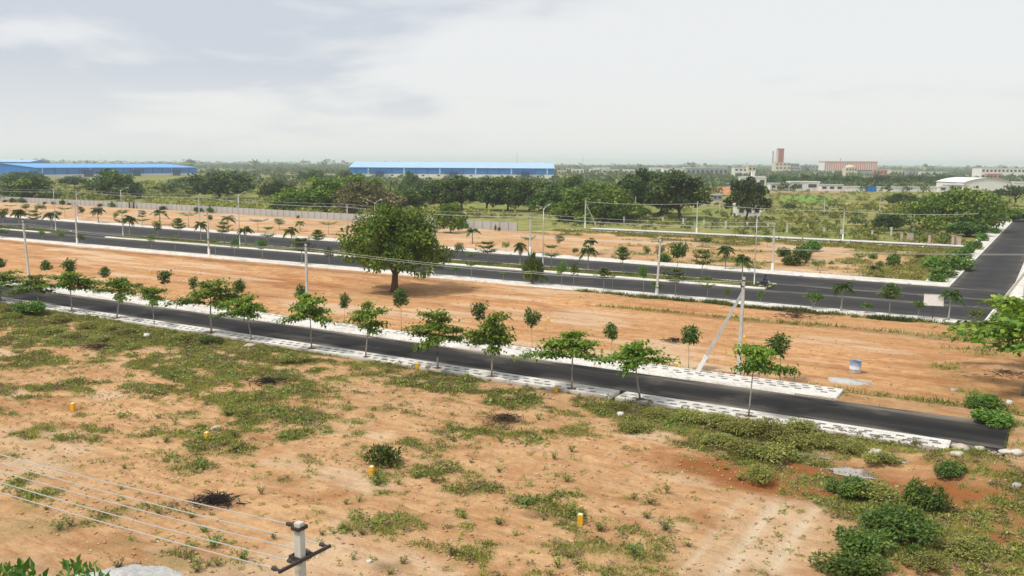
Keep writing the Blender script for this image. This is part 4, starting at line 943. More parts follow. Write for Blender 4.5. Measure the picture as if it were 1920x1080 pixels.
ground_clumps('weeds', 'low olive weeds in tufts over the near plot', 8500, veg_near, zf_near, -110, 6, 22, 53.8, M['lf_olive'], 31, .10, .34, 30, .2)
ground_clumps('weeds', 'withered brown weeds in tufts over the near plot', 10000, veg_near, zf_near, -110, 6, 22, 53.8, M['lf_brownweed'], 33, .09, .32, 26, .08)
ground_clumps('weeds', 'fresh green weeds in low mats over the near plot', 3600, lambda s, t: veg_near(s, t) * sstep(.42, .6, fbm(s / 6, t / 4, 88, 3)) * 1.4, zf_near, -110, 6, 22, 53.8, M['lf_greenweed'], 35, .14, .55, 44, .2, .30, .35)
ground_clumps('weeds', 'thin scatter of tiny weeds on the open sand', 5200, lambda s, t: .30 + .5 * fbm(s / 7, t / 5, 99, 3), zf_near, -110, 6, 22, 50, M['lf_olive'], 37, .07, .22, 16, .1, .6)
ground_clumps('weeds', 'weeds along the edges of the middle plot', 4200, veg_mid, zf_mid, -130, 8, 65, 99.7, M['lf_olive'], 39, .12, .42, 26, .3)
ground_clumps('weeds', 'low weeds in the plot beyond the wide road', 4200, lambda s, t: np.where(t > tE(s) + 4.4, veg_far(s, t), 0), lambda s, t: np.full_like(s, .03), -130, -15.6, 135, 194, M['lf_olive'], 41, .2, .7, 22, .3)
ground_clumps('weeds', 'weeds creeping over the outer edge of the near footpath', 900, lambda s, t: sstep(.4, .62, fbm(s / 3, t * 0, 191, 4)) * (54.75 - t), lambda s, t: np.where(t > 54, .20, .02), -110, -5, 53.5, 54.6, M['lf_olive'], 47, .12, .32, 34, .1)
def clods(name, label, n, s0, s1, t0, t1, fz, mat, seed, a, b):
    r = np.random.default_rng(seed); S = r.uniform(s0, s1, n); T = r.uniform(t0, t1, n); X, Y = XY(S, T); ok = (np.abs(X) < .62 * Y + 3) & (Y > 28) & (fbm(S / 3, T / 2, seed, 4) > .46)
    S, T, X, Y = S[ok], T[ok], X[ok], Y[ok]; m = len(S); rad = np.exp(r.uniform(math.log(a), math.log(b), m)); C = np.column_stack([X, Y, fz(S, T) + rad * .2])
    base = np.array([[1, 0, 0], [0, 1, 0], [-1, 0, 0], [0, -1, 0], [0, 0, .75], [0, 0, -.5]]); V = C[:, None, :] + base[None] * rad[:, None, None] * r.uniform(.6, 1.35, (m, 6, 1))
    F0 = np.array([[0, 1, 4], [1, 2, 4], [2, 3, 4], [3, 0, 4], [1, 0, 5], [2, 1, 5], [3, 2, 5], [0, 3, 5]]); Fc = (np.arange(m)[:, None, None] * 6 + F0[None]).reshape(-1, 3)
    tag(link(name, np_mesh(name, V.reshape(-1, 3), Fc, mat)), label, 'soil', None, 'stuff')
M['clod'] = mat_plain('soil_clod', (0.40, 0.25, 0.145), .95, .35, .4, .1); M['pebble'] = mat_plain('pale_pebble', (0.52, 0.46, 0.38), .9, .3, .4, .2)
clods('soil_clods', 'loose clods of earth over the near plot', 14000, -110, 9, 20, 53.5, zf_near, M['clod'], 61, .025, .11)
clods('pebbles', 'pale pebbles and crumbs over the near plot', 5000, -110, 9, 20, 53.5, zf_near, M['pebble'], 62, .02, .08)
clods('soil_clods', 'loose clods of earth over the middle plot', 5000, -120, 14, 65.5, 99.2, zf_mid, M['clod'], 63, .03, .11)
XYs, px, py, r = scatter(2600, 343, 410, -60, 1010, 5)
sm, tm = ST(XYs[:, 0], XYs[:, 1]); ok = tm > tW(sm) + 4; ok &= fbm(XYs[:, 0] / 40, XYs[:, 1] / 60, 8, 3) > .36
c = XYs[ok]; rd = r.uniform(.5, 2.2, len(c)) * (.6 + np.hypot(c[:, 0], c[:, 1]) / 700)
leaf_mass('scrub', 'green scrub and bushes beyond the compound wall', np.column_stack([c, rd * .35]), rd, 60, .5, M['lf_olive'], 6)
XYs, px, py, r = scatter(1300, 385, 462, 1010, 1960, 15)
sm, tm = ST(XYs[:, 0], XYs[:, 1]); ok = (tm > 203) & ((sm < -17) | (sm > 3)); ok &= fbm(XYs[:, 0] / 16, XYs[:, 1] / 16, 18, 3) > .44
c = XYs[ok]; rd = r.uniform(.35, 1.25, len(c)) * (.6 + np.hypot(c[:, 0], c[:, 1]) / 500)
leaf_mass('scrub', 'patchy low scrub in the green field at the right', np.column_stack([c, rd * .3]), rd, 60, .5, M['lf_olive'], 7)
XYs, px, py, r = scatter(330, 384, 458, 1010, 1960, 25); sm, tm = ST(XYs[:, 0], XYs[:, 1]); ok = (tm > 204) & ((sm < -18) | (sm > 3))
c = XYs[ok]; rd = r.uniform(.4, 1.3, len(c)) * (.6 + np.hypot(c[:, 0], c[:, 1]) / 500)
leaf_mass('scrub', 'dark scattered bushes in the green field at the right', np.column_stack([c, rd * .4]), rd, 70, .45, M['lf_wood'], 8)
def woodland(n, r0, r1, seed, dens, rmin, rmax, label, per, ang=36, sz=.55):
    r = np.random.default_rng(seed); R = np.sqrt(r.uniform(r0 ** 2, r1 ** 2, n)) if r1 < 2500 else np.exp(r.uniform(math.log(r0), math.log(r1), n)); a = np.radians(r.uniform(-ang, ang, n))
    X, Y = R * np.sin(a), R * np.cos(a); ok = fbm(X / 160, Y / 260, seed, 3) > dens
    pxs = 960 + F_PX * X / Y
    ok &= ~((R < 1120) & (np.abs(pxs - 850) < 230) & (R > 930)) & ~((R < 1220) & (pxs < 390) & (R > 840))
    ok &= ~((pxs > 1425) & (R < 605))
    X, Y = X[ok], Y[ok]; rd = r.uniform(rmin, rmax, len(X)); Z = far_relief(X, Y) - .2
    leaf_mass('woodland', label, np.column_stack([X, Y, Z + rd * .55]), rd, per, sz, M['lf_wood'], seed + 1, .85)
XYs, px, py, r = scatter(420, 357, 386, 1430, 1960, 45); c = XYs; rd = r.uniform(.5, 1.6, len(c))
leaf_mass('scrub', 'low scrub dotted over the far green field', np.column_stack([c, rd * .2]), rd, 40, .5, M['lf_olive'], 46, .55)
for lab, q, cc in (('crop', [(1462, 380), (1560, 380), (1555, 366), (1480, 365)], (0.16, 0.27, 0.05)), ('fallow', [(1440, 362), (1600, 361), (1595, 357.5), (1445, 358)], (0.36, 0.24, 0.13)), ('crop', [(1560, 392), (1700, 388), (1690, 379), (1570, 381)], (0.33, 0.31, 0.09)), ('fallow', [(1330, 382), (1385, 382), (1385, 376), (1335, 376)], (0.36, 0.27, 0.15))):
    poly = []
    for k in range(4):
        (x0, y0), (x1, y1) = q[k], q[(k + 1) % 4]
        for u in np.linspace(0, 1, 8)[:-1]: poly.append(G(x0 + (x1 - x0) * u + 5 * (float(vnoise(k * 9 + u * 4, 3, 7)) - .5), y0 + (y1 - y0) * u + 1.2 * (float(vnoise(k * 7 + u * 5, 9, 7)) - .5)))
    b = MB(); b.add([(x, y, -.10) for x, y in poly], [tuple(range(len(poly)))])
    m = NT('field_' + lab); pp = m.pos(); nn = m.noise(pp, .25, 7, .7); m.col(m.mix(m.ramp(nn, [(.35, 0.0), (.65, 1.0)]), tuple(v * .6 for v in cc), tuple(v * 1.25 for v in cc))); m.rough(.95); m.spec(.1)
    tag(b.build('field', m.m), kind='structure')
woodland(1500, 430, 980, 71, .42, 1.5, 4.4, 'belt of dark trees and thicket in front of the warehouses', 55)
woodland(700, 985, 1300, 76, .30, 2.5, 4.5, 'trees among the far houses on the right', 36)
woodland(2600, 980, 2200, 72, .34, 3, 6.0, 'woodland and groves behind the warehouses', 36)
woodland(8000, 2200, 8500, 73, .30, 4.5, 9.5, 'hazy woodland fading to the horizon', 22, 34, .6)

def tall_crowns():
    r = np.random.default_rng(5); n = 150; R = np.exp(r.uniform(math.log(1700), math.log(5500), n)); a = np.radians(r.uniform(-32, 32, n)); X, Y = R * np.sin(a), R * np.cos(a)
    rd = r.uniform(4, 8, n); C = np.column_stack([X, Y, far_relief(X, Y) + r.uniform(9, 19, n)])
    C = np.concatenate([C, C + np.column_stack([r.normal(0, 5, n), r.normal(0, 5, n), r.normal(-3, 2, n)])]); leaf_mass('woodland', 'taller far trees standing above the skyline', C, np.concatenate([rd, rd * .8]), 40, .5, M['lf_wood'], 92, .7)
tall_crowns()
# ------------------------------------------------------------------ electricity poles, stays, wires
def pole_mesh(h, w0=.30, w1=.19):
    b = MB()
    b.add([(-w0/2, -w0*.36, -.3), (w0/2, -w0*.36, -.3), (w0/2, w0*.36, -.3), (-w0/2, w0*.36, -.3), (-w1/2, -w1*.4, h), (w1/2, -w1*.4, h), (w1/2, w1*.4, h), (-w1/2, w1*.4, h)],
          [(3, 2, 1, 0), (4, 5, 6, 7), (0, 1, 5, 4), (1, 2, 6, 5), (2, 3, 7, 6), (3, 0, 4, 7)])
    return b.mesh('shaft', M['concrete'])
def insul(parent, x, y, z):
    b = MB(); b.lathe([(0.0, -.02), (.045, 0), (.06, .05), (.035, .08), (.06, .11), (.03, .15), (0, .16)], 8); return b.build('insulator', M['iron'], parent, False, (x, y, z))
POLE_LINES = {}
def pole(px, line, py_top, label, key, top_px=None, arms=True, white=True, base=None, h=None):
    if base is None: s, t = col_on_line(px, line); X, Y = XY(s, t)
    else: X, Y = base
    h = h or height_at(X, Y, py_top)
    o = empty('electricity_pole', (X, Y, 0.05), RZ); tag(o, label, 'pole', 'concrete electricity poles')
    if top_px is not None:
        mp = metres_per_px(X, Y); o.rotation_euler = (0, (top_px - px) * mp / h * .8, RZ)
    link('shaft', pole_mesh(h), None, o)
    b = MB(); b.box(-.03, .03, -.62, .62, h - .75, h - .68); b.build('crossarm', M['iron'], o)
    b = MB(); b.box(-.13, .13, -.12, .12, h - .30, h - .24); b.build('clamp', M['iron'], o)
    for y in (-.56, .56): insul(o, 0, y, h - .68)
    insul(o, 0, 0, h)
    if white:
        b = MB(); b.box(-.16, .16, -.125, .125, 0, 1.35); b.build('painted_base', M['whitewash'], o)
    POLE_LINES.setdefault(key, []).append((X, Y, h + .05, o.rotation_euler.y))
    return X, Y, h
def wire_run(key, offs, sag, label, rad=.013, extra=()):
    """one wire strung over all poles of a line, offset across the line"""
    P = POLE_LINES[key]; P = list(extra[:1]) + P + list(extra[1:])
    for wi, (dy, dz) in enumerate(offs):
        pts = []
        for (a, b) in zip(P[:-1], P[1:]):
            for u in np.linspace(0, 1, 15)[(0 if not pts else 1):]:
                X = a[0] + (b[0] - a[0]) * u; Y = a[1] + (b[1] - a[1]) * u; Z = a[2] + (b[2] - a[2]) * u + dz - sag * 4 * u * (1 - u)
                pts.append((X + CA * dy, Y + SA * dy, Z))
        m = MB(); m.tube(pts, rad, 4); tag(m.build('overhead_wire', M['wire']), label[wi], 'wire', 'overhead wires')
def stay(px0, py0, X1, Y1, z1, label):
    X, Y = G(px0, py0); o = empty('stay_pole', (X, Y, 0.0)); tag(o, label, 'pole', 'leaning stay poles')
    d = Vector((X1 - X, Y1 - Y, z1)); L = d.length; q = d.to_track_quat('Z', 'Y').to_matrix()
    b = MB(); w0, w1 = .13, .10
    b.add([tuple(q @ Vector(v)) for v in [(-w0, -w0, -.2), (w0, -w0, -.2), (w0, w0, -.2), (-w0, w0, -.2), (-w1, -w1, L), (w1, -w1, L), (w1, w1, L), (-w1, w1, L)]],
          [(3, 2, 1, 0), (4, 5, 6, 7), (0, 1, 5, 4), (1, 2, 6, 5), (2, 3, 7, 6), (3, 0, 4, 7)]); b.build('shaft', M['concrete'], o)
    b = MB(); w = .145
    b.add([tuple(q @ Vector(v)) for v in [(-w, -w, .05), (w, -w, .05), (w, w, .05), (-w, w, .05), (-w, -w, 1.7), (w, -w, 1.7), (w, w, 1.7), (-w, w, 1.7)]],
          [(3, 2, 1, 0), (4, 5, 6, 7), (0, 1, 5, 4), (1, 2, 6, 5), (2, 3, 7, 6), (3, 0, 4, 7)]); b.build('painted_base', M['whitewash'], o)
pole(56, 65.3, 414, 'leaning concrete pole behind the near road close to the left edge', 'C', 46, white=False)
pole(577, 65.3, 458, 'concrete pole behind the near road left of the big tree', 'C', white=False)
x3, y3, h3 = pole(1384, 65.3, 520, 'concrete pole braced by a leaning stay, at the right of the near road', 'C', 1388, white=False)
stay(1305, 702, x3 + .1, y3, h3 * .86, 'long leaning stay pole with whitewashed foot beside the near road')
wire_run('C', [(-.56, -.5), (.56, -.5)], .55, ['nearer of the two wires strung along the poles by the near road', 'farther of the two wires strung along the poles by the near road'],
         extra=[(*XY(-164, 65.3), 8.6, 0)])
pole(145, 101.2, 380, 'white-based pole on the near kerb of the wide road at the far left', 'D')
pole(392, 101.2, 397, 'white-based pole on the near kerb of the wide road, left of the big tree', 'D')
pole(812, 101.2, 424, 'pole on the near kerb of the wide road hidden behind the big tree', 'D')
pole(1231, 101.2, 443, 'white-based pole on the near kerb of the wide road, right of the big tree', 'D', 1237)
xr, yr, hr = pole(1914, 104.0, 468, 'pole cut by the right edge at the corner of the cross road', 'R', 1918)
stay(1846, 606, xr + .1, yr, hr * .72, 'leaning stay pole at the corner of the cross road by the right edge')
wire_run('D', [(-.56, -.5), (.56, -.5)], .5, ['nearer wire along the near kerb of the wide road', 'farther wire along the near kerb of the wide road'], extra=[(*XY(-215, 101.2), 7.9, 0), (xr, yr, hr, 0)])
for px, ty, lab in ((146, 356, 'leftmost pole on the far side of the wide road'), (375, 366, 'second pole from the left on the far side of the wide road'), (652, 384, 'pole on the far side of the wide road left of the big tree\'s crown'), (994, 402, 'pole on the far side of the wide road right of the big tree'), (1448, 419, 'pole on the far side of the wide road near the white cross road corner')):
    pole(px, lambda s: tE(s) + 2.6, ty, lab, 'E')
wire_run('E', [(-.56, -.5), (.56, -.5), (0, .12)], .5, ['nearest of the three wires on the far side of the wide road', 'middle of the three wires on the far side of the wide road', 'top one of the three wires on the far side of the wide road'], .018, extra=[(*XY(-285, 144.2), 8.2, 0)])
xa, ya, ha = pole(1097, 201.2, 375, 'end pole with a stay at the start of the far lane', 'F')
stay(1119, 426, xa + .05, ya, ha * .88, 'thin leaning stay pole at the start of the far lane')
pole(1306, 201.2, 378, 'pole on the far lane in front of the tall dark trees', 'F'); pole(1580, 201.2, 392, 'pole on the far lane right of the field posts', 'F')
wire_run('F', [(-.5, -.5), (.5, -.5)], .4, ['nearer wire along the far lane', 'farther wire along the far lane'], .018, extra=[] if False else [POLE_LINES['F'][0], (*XY(-14, 201.2), 7.2, 0)])
for px, by, ty, lab in ((1191, 410, 368, 'thin pole in front of the tall dark tree beyond the far lane'), (1349, 399, 373, 'thin distant pole right of the tall dark trees'), (1545, 403, 370, 'distant pole in the middle of the green field'), (1649, 402, 371, 'distant pole in the green field near the acacia'), (1898, 402, 372, 'distant pole at the right edge of the field')):
    pole(px, None, ty, lab, 'x' + lab, base=G(px, by), white=False)

# the pole in the foreground with five wires
def front_pole():
    X, Y = G(561, 979, 8.2); h = 8.2
    o = empty('electricity_pole', (X, Y, 0.0), RZ); tag(o, 'foreground concrete pole top with iron crossarm at the bottom of the picture', 'pole')
    b = MB(); w0, w1 = .27, .175
    prof = lambda w, z: [(-w/2, -w*.42, z), (w/2, -w*.42, z), (w/2, w*.42, z), (-w/2, w*.42, z)]
    b.add(prof(w0, -.3) + prof(w1, h - .02) + [(p[0]*.9, p[1]*.9, h) for p in prof(w1, h)], [(3, 2, 1, 0), (8, 9, 10, 11)] + [(a + i, a + (i + 1) % 4, a + 4 + (i + 1) % 4, a + 4 + i) for a in (0, 4) for i in range(4)])
    b.build('shaft', M['concrete'], o)
    b = MB(); e = .115
    b.box(-e, e, -.145, -.115, h - .16, h - .08); b.box(-e, e, .115, .145, h - .16, h - .08); b.box(-e, -e + .03, -.115, .115, h - .16, h - .08); b.box(e - .03, e, -.115, .115, h - .16, h - .08)
    b.box(-.28, -e, -.03, .03, h - .15, h - .09); b.build('top_clamp', M['iron'], o)
    z = h - .80
    b = MB(); b.box(.135, .185, -.78, .78, z - .035, z + .035); b.build('crossarm', M['iron'], o)
    b = MB(); b.box(-.19, .19, -.16, -.13, z - .05, z + .05); b.box(-.19, .19, .13, .16, z - .05, z + .05); b.box(-.19, -.15, -.13, .13, z - .05, z + .05); b.build('crossarm_clamp', M['iron'], o)
    ends = [(-.30, 0, h - .12), (-.02, .72, z), (-.02, .27, z), (-.02, -.27, z), (-.02, -.72, z)]
    for q in ends:
        b = MB(); b.tube([(q[0] + .16, q[1], q[2]), (q[0] + .04, q[1], q[2])], [.03, .03], 6); b.tube([(q[0] + .05, q[1], q[2]), (q[0] - .01, q[1], q[2]), (q[0] - .02, q[1], q[2]), (q[0] - .07, q[1], q[2])], [.035, .055, .04, .05], 8)
        b.build('insulator', M['iron'], o)
    lab = ['topmost of the five foreground wires, tied to the pole head', 'foreground wire tied to the right tip of the crossarm', 'foreground wire tied right of the pole shaft', 'foreground wire tied left of the pole shaft', 'lowest foreground wire, tied to the left tip of the crossarm']
    c, s = math.cos(RZ), math.sin(RZ)
    for q, lb in zip(ends, lab):
        A = (X + q[0] * c - q[1] * s, Y + q[0] * s + q[1] * c, q[2]); L = 46.0; pts = []
        for u in np.linspace(0, 1, 30):
            pts.append((A[0] - SA * (L * u + .08), A[1] + CA * (L * u + .08), A[2] + 0.1 * u - .75 * 4 * u * (1 - u)))
        m = MB(); m.tube(pts, .014, 5); tag(m.build('overhead_wire', M['wire']), lb, 'wire', 'foreground wires')
front_pole()

# ------------------------------------------------------------------ street lamps in the median
LAMPS = [(105, 350, 'leftmost double street lamp'), (231, 352, 'double street lamp second from the left'), (450, 361, 'double street lamp third from the left'), (704, 376, 'double street lamp rising above the big tree\'s crown'), (1018, 387, 'street lamp right of the big tree'), (1414, 401, 'tall street lamp near the rider')]
for px, ty, lab in LAMPS:
    s, t = col_on_line(px, 117.4); X, Y = XY(s, t); h = height_at(X, Y, ty + 4)
    o = empty('street_lamp', (X, Y, .2), RZ + math.pi / 2); tag(o, lab + ' in the wide road\'s median', 'street lamp', 'double street lamps')
    b = MB(); b.lathe([(.16, 0), (.16, .08), (.085, .1), (.085, 2.2), (.065, h * .6), (.05, h - .2), (0.0, h - .2)], 8); b.build('pole', M['galv'], o, True)
    for sg in (-1, 1):
        b = MB(); b.tube([(0, 0, h - .5), (sg * .35, 0, h - .15), (sg * 1.0, 0, h + .1), (sg * 1.35, 0, h + .2)], [.045, .04, .035, .03], 6); b.build('arm', M['galv'], o)
        b = MB(); b.box(-.36, .36, -.10, .10, -.05, .05); q = b.build('lamp_head', M['galv'], o, False, (sg * 1.6, 0, h + .26)); q.rotation_euler = (0, -sg * .22, 0)
        b = MB(); b.box(-.26, .26, -.075, .075, -.062, -.052); b.build('lens', M['whitewash'], q)

# ------------------------------------------------------------------ precast compound wall
def compound_wall():
    o = empty('compound_wall', (*XY(-254, 193.6), 0)); tag(o, 'long grey precast compound wall of panels between posts', 'wall')
    ox, oy = o.location.x, o.location.y
    PM = MB(); PM.box(-.07, .07, -.07, .07, -.2, 2.15); pm = PM.mesh('post', M['post_d'])
    PB = MB(); PB.box(-1.0, 1.0, -.025, .025, 0.0, .40); 
    pan = MB(); pan.box(-1.36, 1.36, -.03, .03, -.1, 2.05); pn = pan.mesh('panel', M['concrete_d'])
    segs = []; 
    for (a, b) in zip(WALL[:-1], WALL[1:]): segs.append((a, b))
    pts = []; d = 0.0
    for (a, b) in segs:
        L = math.hypot(b[0] - a[0], b[1] - a[1]); n = max(1, round(L / 2.75))
        for k in range(n):
            u0, u1 = k / n, (k + 1) / n
            p = (a[0] + (b[0] - a[0]) * u0, a[1] + (b[1] - a[1]) * u0); q = (a[0] + (b[0] - a[0]) * u1, a[1] + (b[1] - a[1]) * u1)
            X0, Y0 = XY(*p); X1, Y1 = XY(*q); ang = math.atan2(Y1 - Y0, X1 - X0)
            m = link('panel', pn, None, o, ((X0 + X1) / 2 - ox, (Y0 + Y1) / 2 - oy, 0)); m.rotation_euler = (0, 0, ang); m.scale = (math.hypot(X1 - X0, Y1 - Y0) / 2.75, 1, 1)
            m = link('post', pm, None, o, (X0 - ox, Y0 - oy, 0)); m.rotation_euler = (0, 0, ang)
    X0, Y0 = XY(*WALL[-1]); m = link('post', pm, None, o, (X0 - ox, Y0 - oy, 0)); m.rotation_euler = (0, 0, RZ)
compound_wall()
for px, lab in ((243, 'left one of two dark posts standing before the compound wall'), (251, 'right one of two dark posts standing before the compound wall')):
    s, t = col_on_line(px, lambda s: float(tW(s)) - .9); X, Y = XY(s, t)
    b = MB(); b.box(-.22, .22, -.18, .18, -.1, 1.9); b.box(-.27, .27, -.23, .23, 1.9, 2.05); tag(b.build('gate_post', M['iron'], None, False, (X, Y, 0)), lab, 'post', 'dark posts before the wall')
# concrete stub posts of the old fence in the field
STUB = [(1170, 418), (1243, 420), (1281, 422), (1320, 425), (1361, 427), (1401, 429), (1440, 432), (1476, 434), (1671, 440), (1577, 444), (1545, 441), (1635, 447)]
for i, (px, py) in enumerate(sorted(STUB)):
    X, Y = G(px, py); b = MB(); b.box(-.2, .2, -.2, .2, -.2, 1.65); b.box(-.24, .24, -.24, .24, 1.65, 1.78)
    o = b.build('fence_post', M['concrete'], None, False, (X, Y, 0)); tag(o, 'stubby concrete post of an old fence in the field, %s from the left' % ordinal(i), 'post', 'old fence posts in the field'); o.rotation_euler = (0, 0, RZ)
pink = mat_plain('bare_brick_render', (0.42, 0.33, 0.28), .9, .2, 2)
for i, (px, py, w, hh) in enumerate(((1690, 455, .5, 2.0), (1706, 453, 1.3, 1.7), (1742, 459, .5, 1.9), (1786, 461, .5, 2.0), (1796, 461, 1.1, 1.8))):
    X, Y = G(px, py); b = MB(); b.box(-w / 2, w / 2, -.2, .2, -.2, hh); b.box(-w / 2 - .05, w / 2 + .05, -.25, .25, hh, hh + .12)
    o = b.build('ruined_wall', pink, None, False, (X, Y, 0)); o.rotation_euler = (0, 0, RZ); tag(o, 'remnant of an unfinished wall by the far lane, %s from the left' % ordinal(i), 'wall', 'remnants of an unfinished wall')

# ------------------------------------------------------------------ distant buildings
def sheet(name, c, rib=.0, rough=.5):
    m = NT(name); p = m.obj(); w = m.n('ShaderNodeTexWave'); w.inputs['Scale'].default_value = 1.6; w.bands_direction = 'X'; m.l(p, w.inputs['Vector'])
    n = m.noise(p, .12, 4, .6); base = m.mix(m.ramp(n, [(.3, 0.0), (.7, 1.0)]), tuple(x * .9 for x in c), tuple(min(1, x * 1.1) for x in c))
    m.col(m.mix(m.math('MULTIPLY', w.outputs['Fac'], .12), base, tuple(x * .6 for x in c))); m.rough(rough); m.spec(.4); return m.m
M['blue'] = sheet('blue_sheet', (0.006, 0.17, 0.56)); M['blue_d'] = sheet('dark_blue_sheet', (0.012, 0.085, 0.27)); M['roofblue'] = sheet('pale_blue_roof', (0.33, 0.53, 0.80), rough=.4)
M['roofblue2'] = sheet('mid_blue_roof', (0.10, 0.36, 0.80), rough=.45)
M['strip'] = mat_plain('translucent_sheet', (0.42, 0.62, 0.80), .4, .05, 1); M['cream'] = mat_plain('cream_render', (0.60, 0.53, 0.40), .85, .08, .3); M['white'] = mat_plain('white_render', (0.72, 0.71, 0.69), .85, .06, .3)
M['redb'] = mat_plain('red_brown_render', (0.38, 0.13, 0.10), .85, .1, .2); M['pinkw'] = mat_plain('salmon_render', (0.60, 0.22, 0.17), .85, .06, .2); M['glass'] = mat_plain('dark_window', (0.05, 0.06, 0.07), .25, .1, 1, .6)
M['greyb'] = mat_plain('grey_block', (0.30, 0.31, 0.33), .85, .12, .3); M['tin'] = mat_plain('tin_roof', (0.46, 0.50, 0.52), .5, .1, .5)
def gable(o, L, D, zb, ze, zr, wall, base, roof, gable_face=True):
    """long shed along local x from 0..L, depth D (local +y), base wall to zb, sheet wall to ze, ridge at zr"""
    b = MB(); b.box(0, L, 0, D, -1, zb); b.build('base_wall', base, o)
    b = MB(); b.add([(-.1, -.1, zb), (L + .1, -.1, zb), (L + .1, D + .1, zb), (-.1, D + .1, zb), (-.1, -.1, ze), (L + .1, -.1, ze), (L + .1, D + .1, ze), (-.1, D + .1, ze), (-.1, D / 2, zr - .05), (L + .1, D / 2, zr - .05)],
        [(0, 3, 2, 1), (0, 1, 5, 4), (2, 3, 7, 6), (1, 2, 6, 9, 5), (3, 0, 4, 8, 7)]); b.build('sheet_wall', wall, o)
    b = MB(); e = 1.0
    for sg in (0, 1):
        y0 = -e if sg == 0 else D + e; z0 = ze - .15 
        b.add([(-e, y0, z0), (L + e, y0, z0), (L + e, D / 2, zr), (-e, D / 2, zr), (-e, y0, z0 + .35), (L + e, y0, z0 + .35), (L + e, D / 2, zr + .35), (-e, D / 2, zr + .35)],
              [(3, 2, 1, 0), (4, 5, 6, 7), (0, 1, 5, 4), (1, 2, 6, 5), (2, 3, 7, 6), (3, 0, 4, 7)])
    return b.build('roof', roof, o)
def box_part(o, name, mat, x0, x1, y0, y1, z0, z1):
    b = MB(); b.box(x0, x1, y0, y1, z0, z1); return b.build(name, mat, o)
# central warehouse
o = empty('warehouse', (-190, 1041, 0), 0.0); tag(o, 'long blue warehouse with pale blue roof in the centre of the horizon', 'warehouse')
rf = gable(o, 238, 74, 4.2, 11.4, 17.6, M['blue'], M['white'], M['roofblue'])
for k in range(17):
    x = 7 + k * 13.9; box_part(o, 'wall_strip', M['strip'] if k % 3 == 1 else M['blue_d'], x, x + (1.6 if k % 3 == 1 else .8), -.42, -.12, 4.3, 11.2)
for x in (30, 116, 200):
    box_part(o, 'door', M['blue_d'], x, x + 9.5, -.7, -.02, -.5, 7.0); box_part(o, 'canopy', M['blue_d'], x - 8, x + 14, -5.5, -.8, 7.4, 7.9)
for x in (14, 48, 66, 84, 102, 140, 158, 176, 218):
    box_part(o, 'vent_window', M['glass'], x, x + 3, -.06, -.015, 1.6, 3.2)
# left warehouse: corner nearest, long side running away to the right
ang = math.atan2(224, 83)
o = empty('warehouse', (-483, 906, 0), ang); tag(o, 'long blue warehouse with mid blue roof at the left edge of the horizon', 'warehouse')
b_ = gable(o, 239, 92, 2.7, 9.6, 13.6, M['blue'], M['white'], M['roofblue2'])
for k in range(15): box_part(o, 'wall_strip', M['blue_d'] if k % 4 else M['strip'], 6 + k * 15.6, 7 + k * 15.6, -.42, -.12, 2.8, 9.4)
for x in (60, 130, 196): box_part(o, 'door', M['blue_d'], x, x + 12, -.7, -.02, -.5, 6.5); box_part(o, 'canopy', M['blue_d'], x - 5, x + 17, -5, -.8, 6.9, 7.4)
o = empty('warehouse', (-905, 1400, 0), .12); tag(o, 'far pale-roofed warehouse peeping over the left blue warehouse', 'warehouse'); gable(o, 140, 80, 4, 15.0, 18.4, M['blue'], M['white'], M['roofblue'])
# tower and mill on the right horizon
def at_d(px, d): return (px - 960) / F_PX * d
o = empty('tower', (at_d(1455, 1900), 1900, 0)); tag(o, 'tall red-brown tower on the right horizon', 'tower')
box_part(o, 'shaft', M['redb'], -4.6, 6.9, -6, 6, -1, 51); box_part(o, 'pale_flank', M['cream'], -7.0, -4.6, -5.5, 5.5, -1, 49); box_part(o, 'cap', M['redb'], -5.2, 7.4, -6.5, 6.5, 51, 52.5)
for z in (12, 20, 28, 36, 44): box_part(o, 'window', M['glass'], -.5, 1.6, -6.2, -5.98, z, z + 2.4)
o = empty('chimney', (at_d(1442.5, 1880), 1880, 0)); tag(o, 'thin grey chimney just left of the red-brown tower', 'chimney')
b = MB(); b.lathe([(1.7, -1), (1.35, 30), (1.1, 46), (1.3, 46.2), (1.3, 47), (.8, 47)], 10); b.build('stack', M['greyb'], o, True); b = MB(); b.lathe([(1.3, 36), (1.36, 36), (1.36, 37), (1.3, 37)], 10); b.build('band', M['white'], o)
def block(px0, px1, d, h, dep, mat, label, name='building', cat='building', rows=0, cols=0, roof=None, wmat=None, z0=-1, par=True):
    x0, x1 = at_d(px0, d), at_d(px1, d); w = x1 - x0
    o = empty(name, (x0, d, 0)); tag(o, label, cat)
    box_part(o, 'wall', mat, 0, w, 0, dep, z0, h)
    if par:
        b = MB(); b.box(-.3, w + .3, -.3, dep + .3, h, h + .6); b.build('parapet' if roof is None else 'roof', roof or mat, o)
    for r in range(rows):
        for c in range(cols):
            cw = w / cols; hh = h / rows
            wn = box_part(o, 'window', wmat or M['glass'], cw * (c + .22), cw * (c + .78), -.12, -.01, hh * (r + .38), hh * (r + .78))
    return o
block(1448, 1476, 1820, 22, 26, M['cream'], 'cream mill building at the foot of the red-brown tower', rows=3, cols=4)
block(1476.5, 1492, 1830, 20.5, 20, M['greyb'], 'small flat-roofed block right of the cream mill building', rows=3, cols=3)
o = block(1539, 1637, 2000, 24.5, 40, M['white'], 'long salmon and white striped building on the right horizon', par=False)
wS = at_d(1637, 2000) - at_d(1539, 2000)
for k in range(24): box_part(o, 'painted_panel', M['pinkw'], wS * (k + .08) / 24, wS * (k + .62) / 24, -.5, -.02, 4, 24)
box_part(o, 'top_band', M['pinkw'], -.4, wS + .4, -.7, 40.4, 24.5, 27); box_part(o, 'roof_mast', M['greyb'], wS * .32, wS * .33, 8, 9.5, 27, 34)
